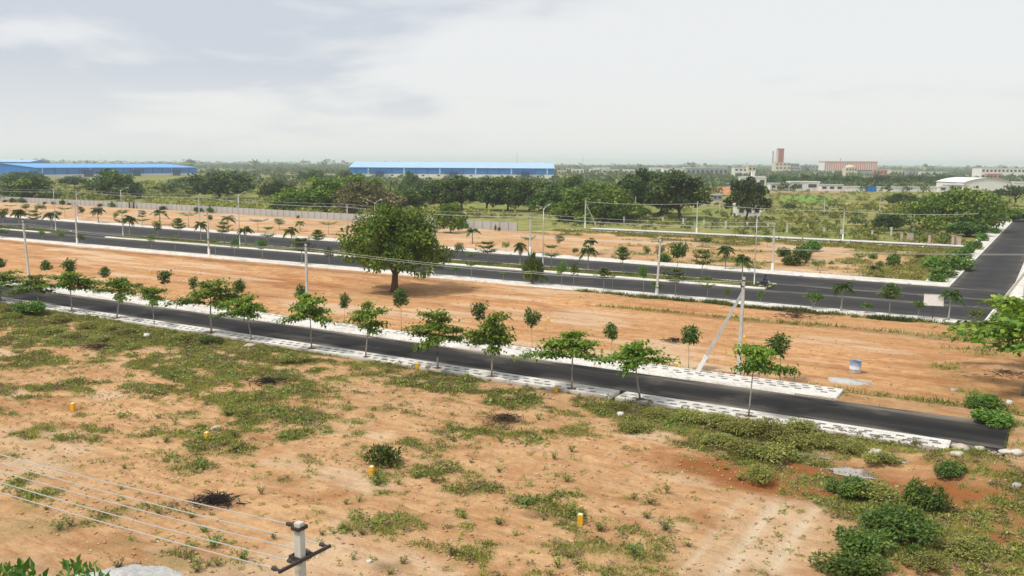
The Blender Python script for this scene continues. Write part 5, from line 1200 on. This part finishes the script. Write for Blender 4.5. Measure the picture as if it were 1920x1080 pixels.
block(1494, 1536, 2300, 17, 30, M['greyb'], 'dim grey blocks left of the striped building', rows=2, cols=6)
o = block(1579, 1600, 1450, 13.5, 15, M['cream'], 'cream house with a domed roof in front of the striped building', rows=2, cols=4); b = MB(); w = at_d(1600, 1450) - at_d(1579, 1450)
b.lathe([(w * .42, 0), (w * .40, 1.8), (w * .30, 3.2), (w * .12, 4.0), (0.01, 4.2)], 14, (w / 2, 7, 14.1)); b.build('dome', M['cream'], o, True)
block(1600, 1627, 1500, 9.5, 18, M['greyb'], 'dark low roof right of the domed cream house', roof=M['iron'])
block(1630, 1662, 1520, 11, 18, M['pinkw'], 'salmon low house right of the striped building', rows=1, cols=5, roof=M['white'])
block(1664, 1690, 1480, 10, 16, M['cream'], 'pale low house right of the salmon house', rows=1, cols=4)
block(1696, 1716, 1400, 9, 16, M['greyb'], 'small grey house in the middle of the right horizon', rows=1, cols=3)
block(1719, 1770, 1390, 8, 18, M['white'], 'long low white house on the right horizon', rows=1, cols=8, roof=M['tin'])
block(1831, 1935, 1180, 14.2, 24, M['white'], 'large white two-storey building at the right edge of the horizon', rows=2, cols=14)
block(1845, 1870, 1160, 7, 10, M['pinkw'], 'small salmon annexe before the large white building', rows=1, cols=3)
block(1283, 1360, 1300, 12.2, 30, M['greyb'], 'dark flat-roofed building above the tall dark trees', rows=1, cols=9, roof=M['white'])
block(1240, 1281, 1310, 11.5, 20, M['white'], 'pale flat building left of the dark flat-roofed building', rows=1, cols=6)
block(1372, 1396, 1290, 12.5, 18, M['white'], 'pale cubic building right of the dark flat-roofed building', rows=2, cols=3)
block(1398, 1412, 1250, 15, 14, M['cream'], 'slim pale building beside the white water tower house', rows=2, cols=2)
for i, (a, b_, d, h) in enumerate(((1044, 1060, 1350, 7), (1070, 1092, 1500, 8), (1103, 1122, 1450, 9), (1126, 1158, 1480, 8.5), (1166, 1196, 1500, 8), (1200, 1226, 1550, 8), (1060, 1075, 1700, 9), (1110, 1140, 1900, 10), (1215, 1236, 1800, 11))):
    block(a, b_, d, h, 14, M['white'] if i % 3 else M['cream'], 'tiny pale house right of the central warehouse, %s as listed from near to far' % ordinal(i) if False else 'tiny pale house between the central warehouse and the tall dark trees, %s from the left' % ordinal(sorted([1044, 1070, 1103, 1126, 1166, 1200, 1060, 1110, 1215]).index(a)), rows=1, cols=3)
for i, (a, b_, d, h) in enumerate(((538, 556, 980, 3.2), (556, 600, 985, 3.0), (600, 642, 985, 3.6), (642, 656, 985, 5))):
    block(a, b_ - .2, d, h, 6, M['cream'] if i != 1 else M['white'], 'pale stretch of far wall left of the central warehouse, %s from the left' % ordinal(i), 'boundary_wall', 'wall')
# white wall, sheds and blue gate at the end of the green field
block(1440, 1476, 588, 4.2, 7, M['white'], 'long white shed at the left end of the far white wall', 'shed', 'shed', rows=1, cols=3, roof=M['tin'])
block(1478, 1532, 586, 5.4, 9, M['white'], 'wide white shed with pale roof on the far white wall', 'shed', 'shed', rows=1, cols=2, roof=M['white'])
block(1534, 1576, 582, 3.6, 7, M['white'], 'low white shed right of the wide white shed', 'shed', 'shed', rows=1, cols=3, roof=M['tin'])
block(1577, 1619, 580, 2.7, .5, M['white'], 'white wall left of the blue gate', 'boundary_wall', 'wall')
o = block(1620, 1638, 579, 3.0, .4, M['blue'], 'blue sheet gate in the far white wall', 'gate', 'gate', par=False); box_part(o, 'gate_post', M['blue_d'], -.3, 0, -.1, .5, -1, 3.6); w = at_d(1638, 579) - at_d(1620, 579); box_part(o, 'gate_post', M['blue_d'], w, w + .3, -.1, .5, -1, 3.6); box_part(o, 'seam', M['blue_d'], w / 2 - .05, w / 2 + .05, -.05, -.01, -.1, 3)
block(1639, 1754, 578, 2.6, .5, M['white'], 'long white wall right of the blue gate', 'boundary_wall', 'wall')
block(1755, 1770, 575, 3.2, 4, M['white'], 'tiny white hut at the right end of the far white wall', 'shed', 'hut', rows=1, cols=1)
# white arched shed
x0 = at_d(1800, 590); o = empty('arched_shed', (x0, 590, 0)); tag(o, 'white shed with a low arched roof at the right', 'shed'); w = at_d(1890, 590) - x0
prof = [(0, -1), (w, -1), (w, 5.6)] + [(w * (1 - u), 5.6 + 2.9 * math.sin(math.pi * u) ** .8) for u in np.linspace(.1, .9, 9)] + [(0, 5.6)]
b = MB(); n = len(prof); b.add([(x, 0, z) for x, z in prof] + [(x, 38, z) for x, z in prof], [tuple(range(n)), tuple(range(2 * n - 1, n - 1, -1)), (0, n - 0, n + 1, 1)] + [(1, n + 1, n + 2, 2), (n - 1, 2 * n - 1, n, 0)]); b.build('wall', M['white'], o)
arc = [(w + .4, 5.5)] + [(w * (1 - u), 5.65 + 2.95 * math.sin(math.pi * u) ** .8) for u in np.linspace(.1, .9, 9)] + [(-.4, 5.5)]
b = MB(); n = len(arc); b.add([(x, -.6, z + .15) for x, z in arc] + [(x, 38.5, z + .15) for x, z in arc] + [(x, -.6, z + .4) for x, z in arc] + [(x, 38.5, z + .4) for x, z in arc],
    [(i, i + 1, n + i + 1, n + i) for i in range(n - 1)] + [(2 * n + i, 3 * n + i, 3 * n + i + 1, 2 * n + i + 1) for i in range(n - 1)] + [(i, 2 * n + i, 2 * n + i + 1, i + 1) for i in range(n - 1)]); b.build('roof', mat_plain('white_sheet_roof', (.74, .75, .76), .5, .05, .4), o)
box_part(o, 'window', M['glass'], w * .25, w * .31, -.1, -.01, 2.4, 3.7); box_part(o, 'plinth', M['cream'], -.1, w + .1, -.15, -.02, -.5, .7)
block(1772, 1799, 592, 3.8, 8, M['cream'], 'small beige annexe left of the arched shed', 'shed', 'shed', rows=1, cols=2, roof=M['tin'])
block(1893, 1960, 640, 5.0, 10, M['white'], 'white roofed shed at the right edge beside the arched shed', 'shed', 'shed', roof=M['white'])
o = block(1387, 1432, 650, 7.4, 10, M['white'], 'white flat-roofed building with a crenellated parapet behind the dark oval tree', rows=1, cols=3)
w = at_d(1432, 650) - at_d(1387, 650)
for k in range(9): box_part(o, 'battlement', M['white'], w * k / 9, w * (k + .5) / 9, -.3, .4, 8.01, 8.7)
box_part(o, 'water_tank', M['white'], w * .42, w * .55, 2, 4.5, 8.01, 12)
o = block(1381, 1424, 282, 3.3, 6, M['white'], 'small white house half hidden by the dark oval tree', 'house', 'house', rows=1, cols=3, roof=M['white'])
box_part(o, 'stair_block', M['white'], 1.4, 2.6, .5, 3, 3.91, 5.3)
block(1334, 1351, 412, 2.3, 3, M['greyb'], 'tiny grey hut beside the tall dark trees', 'hut', 'hut', rows=1, cols=2, roof=M['tin'])
block(1328, 1368, 640, 3.0, 8, M['greyb'], 'low shed with a blue-green roof right of the tall dark trees', 'shed', 'shed', roof=mat_plain('teal_tin', (0.20, 0.34, 0.36), .5, .1, .5))
b = MB(); p0, p1 = G(1326, 366), G(1376, 366); q0, q1 = G(1330, 354), G(1378, 354); b.add([(*p0, .05), (*p1, .05), (*q1, 1.6), (*q0, 1.6)], [(0, 1, 2, 3)])
tag(b.build('earth_bank', mat_plain('red_earth', (0.44, 0.20, 0.085), .95, .25, .1)), kind='structure')
for px, top, d, lab in ((968, 287, 2000, 'thin lattice mast right of the central warehouse\'s middle'), (1090, 291, 2000, 'thin telecom mast right of the central warehouse')):
    X = at_d(px, d); h = 16 + (308.4 - top) * d / F_PX; o = empty('mast', (X, d, 0)); tag(o, lab, 'mast', 'distant masts')
    for a in range(3):
        b = MB(); b.tube([(1.0 * math.cos(a * 2.09), 1.0 * math.sin(a * 2.09), 0), (.25 * math.cos(a * 2.09), .25 * math.sin(a * 2.09), h)], [.22, .15], 4); b.build('leg', M['greyb'], o)
    b = MB(); b.box(-.9, .9, -.9, .9, h - 6, h - 3.5); b.build('antenna', M['white'], o)

# ------------------------------------------------------------------ small things
def drum():
    X, Y = G(1603, 700); o = empty('drum', (X, Y, znear(X, Y) * 0 + .06)); tag(o, 'blue and white metal drum standing on the bare middle plot', 'drum')
    R, H = .43, .98
    b = MB(); b.lathe([(R * .97, 0), (R, .02), (R, .30), (R + .02, .32), (R, .34), (R, .62)], 20); b.build('body', mat_plain('pale_drum_paint', (0.58, 0.62, 0.64), .5, .15, 3), o, True)
    b = MB(); b.lathe([(R, .62), (R + .02, .64), (R, .66), (R, H - .02), (R + .015, H), (R - .02, H), (R - .02, H - .1), (.001, H - .1)], 20); b.build('blue_band', mat_plain('blue_drum_paint', (0.24, 0.32, 0.46), .5, .25, 3), o, True)
    b = MB(); b.lathe([(R - .021, H - .099), (.001, H - .085)], 20); b.build('lid', M['iron'], o)
drum()
# cement patch by the drum
s0, t0 = ST(*G(1590, 716)); zz = .09
b = MB(); pts = []
for k in range(36):
    a = 2 * math.pi * k / 36; r_ = .8 + .4 * float(vnoise(math.cos(a) * 1.8 + 3, math.sin(a) * 1.8 + 8, 21)); pts.append((*XY(s0 + 1.5 * r_ * math.cos(a), t0 + .95 * r_ * math.sin(a)), zz - .02 + .015 * math.sin(5 * a)))
cx, cy = XY(s0, t0); b.add(pts + [(cx, cy, zz + .05)] + [(p[0], p[1], -.2) for p in pts], [(k, (k + 1) % 36, 36) for k in range(36)] + [(37 + k, 37 + (k + 1) % 36, (k + 1) % 36, k) for k in range(36)])
tag(b.build('cement_patch', mat_plain('dried_cement', (0.44, 0.43, 0.41), .9, .25, 2.5), None, True), 'pale grey dried cement patch beside the drum', 'cement patch')
# pale gravel heap at the bottom left
def heap(X, Y, R, H, label):
    n, m = 22, 40; V = []; Fc = []
    for i in range(n):
        for k in range(m):
            r_ = i / (n - 1); a = 2 * math.pi * k / m; rr = R * r_ * (.85 + .3 * float(vnoise(math.cos(a) * 1.5 + 7, math.sin(a) * 1.5 + 2, 5)))
            x, y = rr * math.cos(a) * 1.25, rr * math.sin(a) * .85; z = H * (1 - r_) ** .8 * (.8 + .5 * float(fbm(x * .9, y * .9, 9, 4))) + .12 * float(fbm(x * 2.5, y * 2.5, 19, 4)) * (1 - r_) - .12 * r_
            V.append((x, y, z))
    Fc = [(i * m + k, (i + 1) * m + k, (i + 1) * m + (k + 1) % m, i * m + (k + 1) % m) for i in range(n - 1) for k in range(m)]
    mt = NT('pale_stone_dust'); p = mt.obj(); mt.col(mt.ramp(mt.noise(p, 5, 6, .7), [(.3, (.33, .33, .325)), (.5, (.48, .48, .475)), (.72, (.60, .60, .59))])); mt.rough(.95); mt.spec(.1); mt.bump(mt.noise(p, 7, 7, .7), .8, .12)
    me = np_mesh('heap', np.array(V), np.array(Fc), mt.m, None, True); o = link('stone_dust_heap', me, None, None, (X, Y, znear(X, Y))); tag(o, label, 'heap')
X, Y = G(230, 1085); heap(X, Y, 2.2, .30, 'heap of pale stone dust at the bottom left')
# yellow survey markers
MK = [(137, 768, 'yellow marker stone among the weeds at the left'), (388, 826, 'yellow marker stone between the left weeds and the burnt patch'), (697, 892, 'yellow marker stone in front of the dark spiky bush'), (1088, 983, 'nearest yellow marker stone on the bare sand'), (783, 692, 'yellow marker stone at the footpath edge under the street trees'), (1043, 735, 'yellow marker stone by the near footpath, right of the middle'), (1268, 692, 'yellow marker stone behind the far footpath'), (1137, 447, 'small yellow marker stone in the far plot'), (1028, 605, 'yellow marker in the bare middle plot right of a ball-headed tree'), (1395, 640, 'yellow marker in the middle plot right of the braced pole'), (283, 514, 'yellow marker at the left of the middle plot')]
for px, py, lab in MK:
    X, Y = G(px, py); s, t = ST(X, Y); z = znear(X, Y) if t < 53.9 else .02; o = empty('marker_stone', (X, Y, z), RZ + .3); tag(o, lab, 'marker stone', 'yellow survey markers')
    b = MB(); w = .13; b.add([(-w, -w, -.1), (w, -w, -.1), (w, w, -.1), (-w, w, -.1), (-w * .85, -w * .85, .46), (w * .85, -w * .85, .46), (w * .85, w * .85, .46), (-w * .85, w * .85, .46)], [(0, 1, 5, 4), (1, 2, 6, 5), (2, 3, 7, 6), (3, 0, 4, 7)]); b.build('stone', M['yellow'], o)
    b = MB(); b.add([(-w * .85, -w * .85, .46), (w * .85, -w * .85, .46), (w * .85, w * .85, .46), (-w * .85, w * .85, .46), (-w * .5, -w * .5, .50), (w * .5, -w * .5, .50), (w * .5, w * .5, .50), (-w * .5, w * .5, .50)], [(0, 1, 5, 4), (1, 2, 6, 5), (2, 3, 7, 6), (3, 0, 4, 7), (4, 5, 6, 7)]); b.build('top', mat_plain('pale_yellow', (.72, .62, .36), .7, .1, 5) if 'pale_yellow' not in bpy.data.materials else bpy.data.materials['pale_yellow'], o)
# heaps of burnt and cut twigs
def twigs(px, py, rs, n, mat, label, seed, z=None, hgt=.35):
    X, Y = G(px, py); r = random.Random(seed); b = MB()
    for k in range(n):
        a = r.random() * 6.28; q = abs(r.gauss(0, .42)) * rs; x, y = q * math.cos(a) * 1.25, q * math.sin(a) * .8; L = .25 + .5 * r.random(); d = r.random() * 6.28; e = r.uniform(-.1, .8); z0 = r.random() * hgt * max(0, 1 - q / rs)
        b.tube([(x, y, z0), (x + L * .5 * math.cos(d), y + L * .5 * math.sin(d), z0 + L * .3 * e + .03), (x + L * math.cos(d + .2), y + L * math.sin(d + .2), z0 + L * .5 * e)], [.022, .016, .006], 4, False)
    s, t = ST(X, Y); o = b.build('twig_heap', mat, None, False, (X, Y, znear(X, Y) if t < 53.9 else .06)); tag(o, label, 'twig heap', None, 'stuff')
twigs(405, 940, 1.25, 260, M['dark_twig'], 'blackened heap of burnt twigs on the near plot', 1)
twigs(188, 655, 2.2, 200, M['dry'], 'brown heap of cut twigs at the left of the near plot', 2)
twigs(503, 720, 2.0, 220, M['dark_twig'], 'dark burnt brush by the grass strip left of centre', 3)
twigs(945, 790, 1.6, 170, M['dry'], 'brown dead brush right of centre below the footpath', 4)
twigs(1492, 596, 3.4, 260, M['dry'], 'long heap of dry brush by the kerb of the wide road', 5, hgt=.6)
twigs(1262, 642, 1.3, 90, M['dark_twig'], 'dark scorched brush in the middle plot left of the stay pole', 6)
twigs(1880, 710, 2.6, 220, M['dry'], 'dry brush under the tree at the right edge', 7, hgt=.6)
# stones
def stone(px, py, sx, sy, sz, label, mat, seed, z=None):
    r = np.random.default_rng(seed); n, m = 6, 9; V = []
    for i in range(n):
        for k in range(m):
            th = math.pi * i / (n - 1); a = 2 * math.pi * k / m; f = .65 + .7 * float(vnoise(math.cos(a) * 1.3 * math.sin(th) + 5 + math.cos(th), math.sin(a) * 1.3 * math.sin(th) + math.cos(th) * .7, seed)); q = lambda v: math.copysign(abs(v) ** .55, v); V.append((sx * f * q(math.sin(th) * math.cos(a)) * .8, sy * f * q(math.sin(th) * math.sin(a)) * .8, sz * .75 * (.35 + f * q(math.cos(th)) * .8)))
    Fc = [(i * m + k, (i + 1) * m + k, (i + 1) * m + (k + 1) % m, i * m + (k + 1) % m) for i in range(n - 1) for k in range(m)]
    X, Y = G(px, py); s, t = ST(X, Y); o = link('stone', np_mesh('stone', np.array(V), np.array(Fc), mat), None, None, (X, Y, znear(X, Y) if t < 53.9 else .03)); o.rotation_euler = (0, 0, float(r.random() * 6)); tag(o, label, 'stone', 'loose stones')
M['stone'] = mat_plain('pale_stone', (0.46, 0.41, 0.33), .9, .28, 3); M['wstone'] = mat_plain('white_stone', (0.55, 0.53, 0.50), .9, .25, 3); M['gstone'] = mat_plain('grey_stone', (0.36, 0.34, 0.33), .9, .2, 3)
for a in ((1800, 843, .62, .40, .30, 'large pale boulder at the end of the near footpath', 'stone'), (1836, 843, .35, .3, .2, 'flat stone right of the large pale boulder', 'stone'), (1866, 853, .3, .25, .15, 'small stone near the road end', 'stone'), (1885, 849, .5, .3, .16, 'white block lying past the road end, left of its pair', 'wstone'), (1906, 851, .5, .35, .2, 'white block lying past the road end, right of its pair', 'wstone'),
          (276, 633, .65, .4, .35, 'white stone in the weeds below the footpath at the left', 'wstone'), (468, 651, .9, .5, .25, 'flat pale slab by the footpath', 'stone'), (1640, 848, .6, .4, .1, 'small white slab lying below the footpath near the puddle', 'wstone'), (1792, 880, .35, .3, .2, 'pale stone on the reddish slope', 'stone'), (1905, 932, .3, .25, .2, 'grey stone near the right edge of the slope', 'gstone'),
          (1878, 760, .35, .3, .25, 'white lump of rubble right of the dark bushes', 'wstone'), (1893, 757, .35, .25, .25, 'white lump of rubble at the far right of the dark bushes', 'wstone'), (1790, 733, .4, .3, .15, 'grey stone in the rubble at the right', 'gstone'), (1163, 779, .5, .3, .25, 'white lump in the grass below the footpath', 'wstone'), (1192, 761, .25, .2, .15, 'small white lump at the footpath edge', 'wstone'), (692, 1053, .14, .12, .1, 'small white pebble beside a weed at the bottom', 'wstone'), (1690, 870, .4, .3, .1, 'flat pale stone right of the puddle', 'stone'), (405, 803, .5, .3, .15, 'pale flat stone among the left weeds', 'stone')):
    stone(*a[:6], M[a[6]], len(a[5]))
# sign board by the wide road
X, Y = XY(*col_on_line(1748, 101.0)); o = empty('sign_board', (X, Y, .18), RZ + .25); tag(o, 'white blank sign board on a thin dark post at the corner of the wide road', 'sign')
hb = height_at(X, Y, 552) - .2; b = MB(); b.box(-.95, .95, -.04, .04, hb - 1.15, hb); b.build('board', M['whitewash'], o)
b = MB(); b.box(-.04, .04, -.03, .03, -.2, hb - 1.1); b.build('post', M['iron'], o)
for z in (hb - 1.19, hb): box_part(o, 'frame_rail', M['galv'], -1.0, 1.0, -.055, .055, z, z + .04)
# ------------------------------------------------------------------ rider on a motorbike
def bike():
    X, Y = G(1434, 541.5); o = empty('motorbike', (X, Y, .062), RZ + .25); tag(o, 'dark motorbike being ridden at the end of the median', 'motorbike')
    rub = mat_plain('rubber', (.02, .02, .02), .8, .1, 5); pnt = mat_plain('dark_blue_paint', (.02, .03, .08), .35, .1, 5, .5)
    for x in (-.62, .62):
        b = MB(); n = 18; ring = [(x + .29 * math.cos(2 * math.pi * k / n), 0, .31 + .29 * math.sin(2 * math.pi * k / n)) for k in range(n + 1)]; b.tube(ring, .05, 6, False); w = b.build('wheel', rub, o, True)
        b = MB(); b.tube([(x, -.07, .31), (x, .07, .31)], .07, 8)
        for k in range(5): b.tube([(x, 0, .31), (x + .27 * math.cos(k * 1.257), 0, .31 + .27 * math.sin(k * 1.257))], .014, 4)
        b.build('rim', M['galv'], w)
    b = MB(); b.tube([(-.35, 0, .55), (-.05, 0, .72), (.15, 0, .82), (.36, 0, .74)], [.08, .15, .17, .09], 8); b.build('tank', pnt, o, True)
    b = MB(); b.tube([(-.72, 0, .80), (-.45, 0, .76), (-.1, 0, .76)], [.06, .13, .10], 8); b.build('seat', rub, o, True)
    b = MB(); b.box(-.18, .2, -.13, .13, .30, .60); b.build('engine', M['iron'], o)
    b = MB(); b.tube([(.62, -.09, .31), (.42, -.09, .95)], .025, 5); b.tube([(.62, .09, .31), (.42, .09, .95)], .025, 5); b.tube([(.36, -.34, 1.02), (.42, 0, .97), (.36, .34, 1.02)], .018, 5); b.build('fork', M['galv'], o)
    b = MB(); b.lathe([(.001, 0), (.09, .02), (.10, .10), (.02, .14)], 10); h = b.build('headlight', M['whitewash'], o, True, (.56, 0, .84)); h.rotation_euler = (0, -math.pi / 2, 0)
    b = MB(); b.tube([(-.1, -.14, .30), (-.75, -.16, .36)], [.03, .05], 6); b.build('exhaust', M['galv'], o)
    # rider: one continuous body grown over a posed skeleton
    J = [(-.22, 0, .86), (-.18, 0, 1.08), (-.10, 0, 1.32), (-.04, 0, 1.46), (0, 0, 1.56), (.03, 0, 1.66),
         (-.06, .19, 1.38), (.08, .30, 1.17), (.32, .30, 1.06), (-.06, -.19, 1.38), (.08, -.30, 1.17), (.32, -.30, 1.06),
         (-.20, .11, .84), (.16, .22, .80), (.02, .20, .36), (.15, .20, .33), (-.20, -.11, .84), (.16, -.22, .80), (.02, -.20, .36), (.15, -.20, .33)]
    E = [(0, 1), (1, 2), (2, 3), (3, 4), (4, 5), (2, 6), (6, 7), (7, 8), (2, 9), (9, 10), (10, 11), (0, 12), (12, 13), (13, 14), (14, 15), (0, 16), (16, 17), (17, 18), (18, 19)]
    R = [.15, .145, .165, .07, .08, .09, .075, .052, .038, .075, .052, .038, .10, .075, .052, .042, .10, .075, .052, .042]
    me = bpy.data.meshes.new('body'); me.from_pydata(J, E, []); me.update(); bo = link('body', me)
    sk = bo.modifiers.new('skin', 'SKIN'); 
    for v, r in zip(me.skin_vertices[0].data, R): v.radius = (r, r)
    me.skin_vertices[0].data[0].use_root = True
    sb = bo.modifiers.new('sub', 'SUBSURF'); sb.levels = 2; sb.render_levels = 2
    me.materials.append(mat_plain('dark_blue_clothes', (.018, .022, .06), .85, .2, 6))
    po = empty('person', (X, Y, .062), RZ + .25); tag(po, 'person in dark clothes riding the motorbike, hands on the handlebar', 'person'); bo.parent = po
    b = MB(); b.lathe([(.001, .145), (.06, .135), (.105, .08), (.118, .0), (.10, -.08), (.001, -.1)], 12, (.03, 0, 1.71)); b.build('hair', mat_plain('black_hair', (.012, .011, .01), .6, .1, 5), po, True)
    b = MB(); b.lathe([(.001, -.115), (.05, -.11), (.082, -.05), (.09, .02), (.001, .05)], 12, (.062, 0, 1.69)); b.build('face', mat_plain('brown_skin', (.20, .11, .07), .6, .08, 5), po, True)
bike()

# ------------------------------------------------------------------ haze: the air of the whole plain
def haze():
    b = MB(); b.box(-9600, 9600, -400, 11000, -45, 62)
    m = bpy.data.materials.new('haze'); m.use_nodes = True; nt = m.node_tree; nt.nodes.clear(); out = nt.nodes.new('ShaderNodeOutputMaterial'); v = nt.nodes.new('ShaderNodeVolumePrincipled')
    v.inputs['Color'].default_value = (.80, .90, 1.0, 1); v.inputs['Density'].default_value = HAZE; v.inputs['Anisotropy'].default_value = .2
    nt.links.new(v.outputs[0], out.inputs['Volume']); o = b.build('haze', m); tag(o, 'thin pale haze over the plain', 'haze', None, 'stuff')
HAZE = 0.00016
haze()
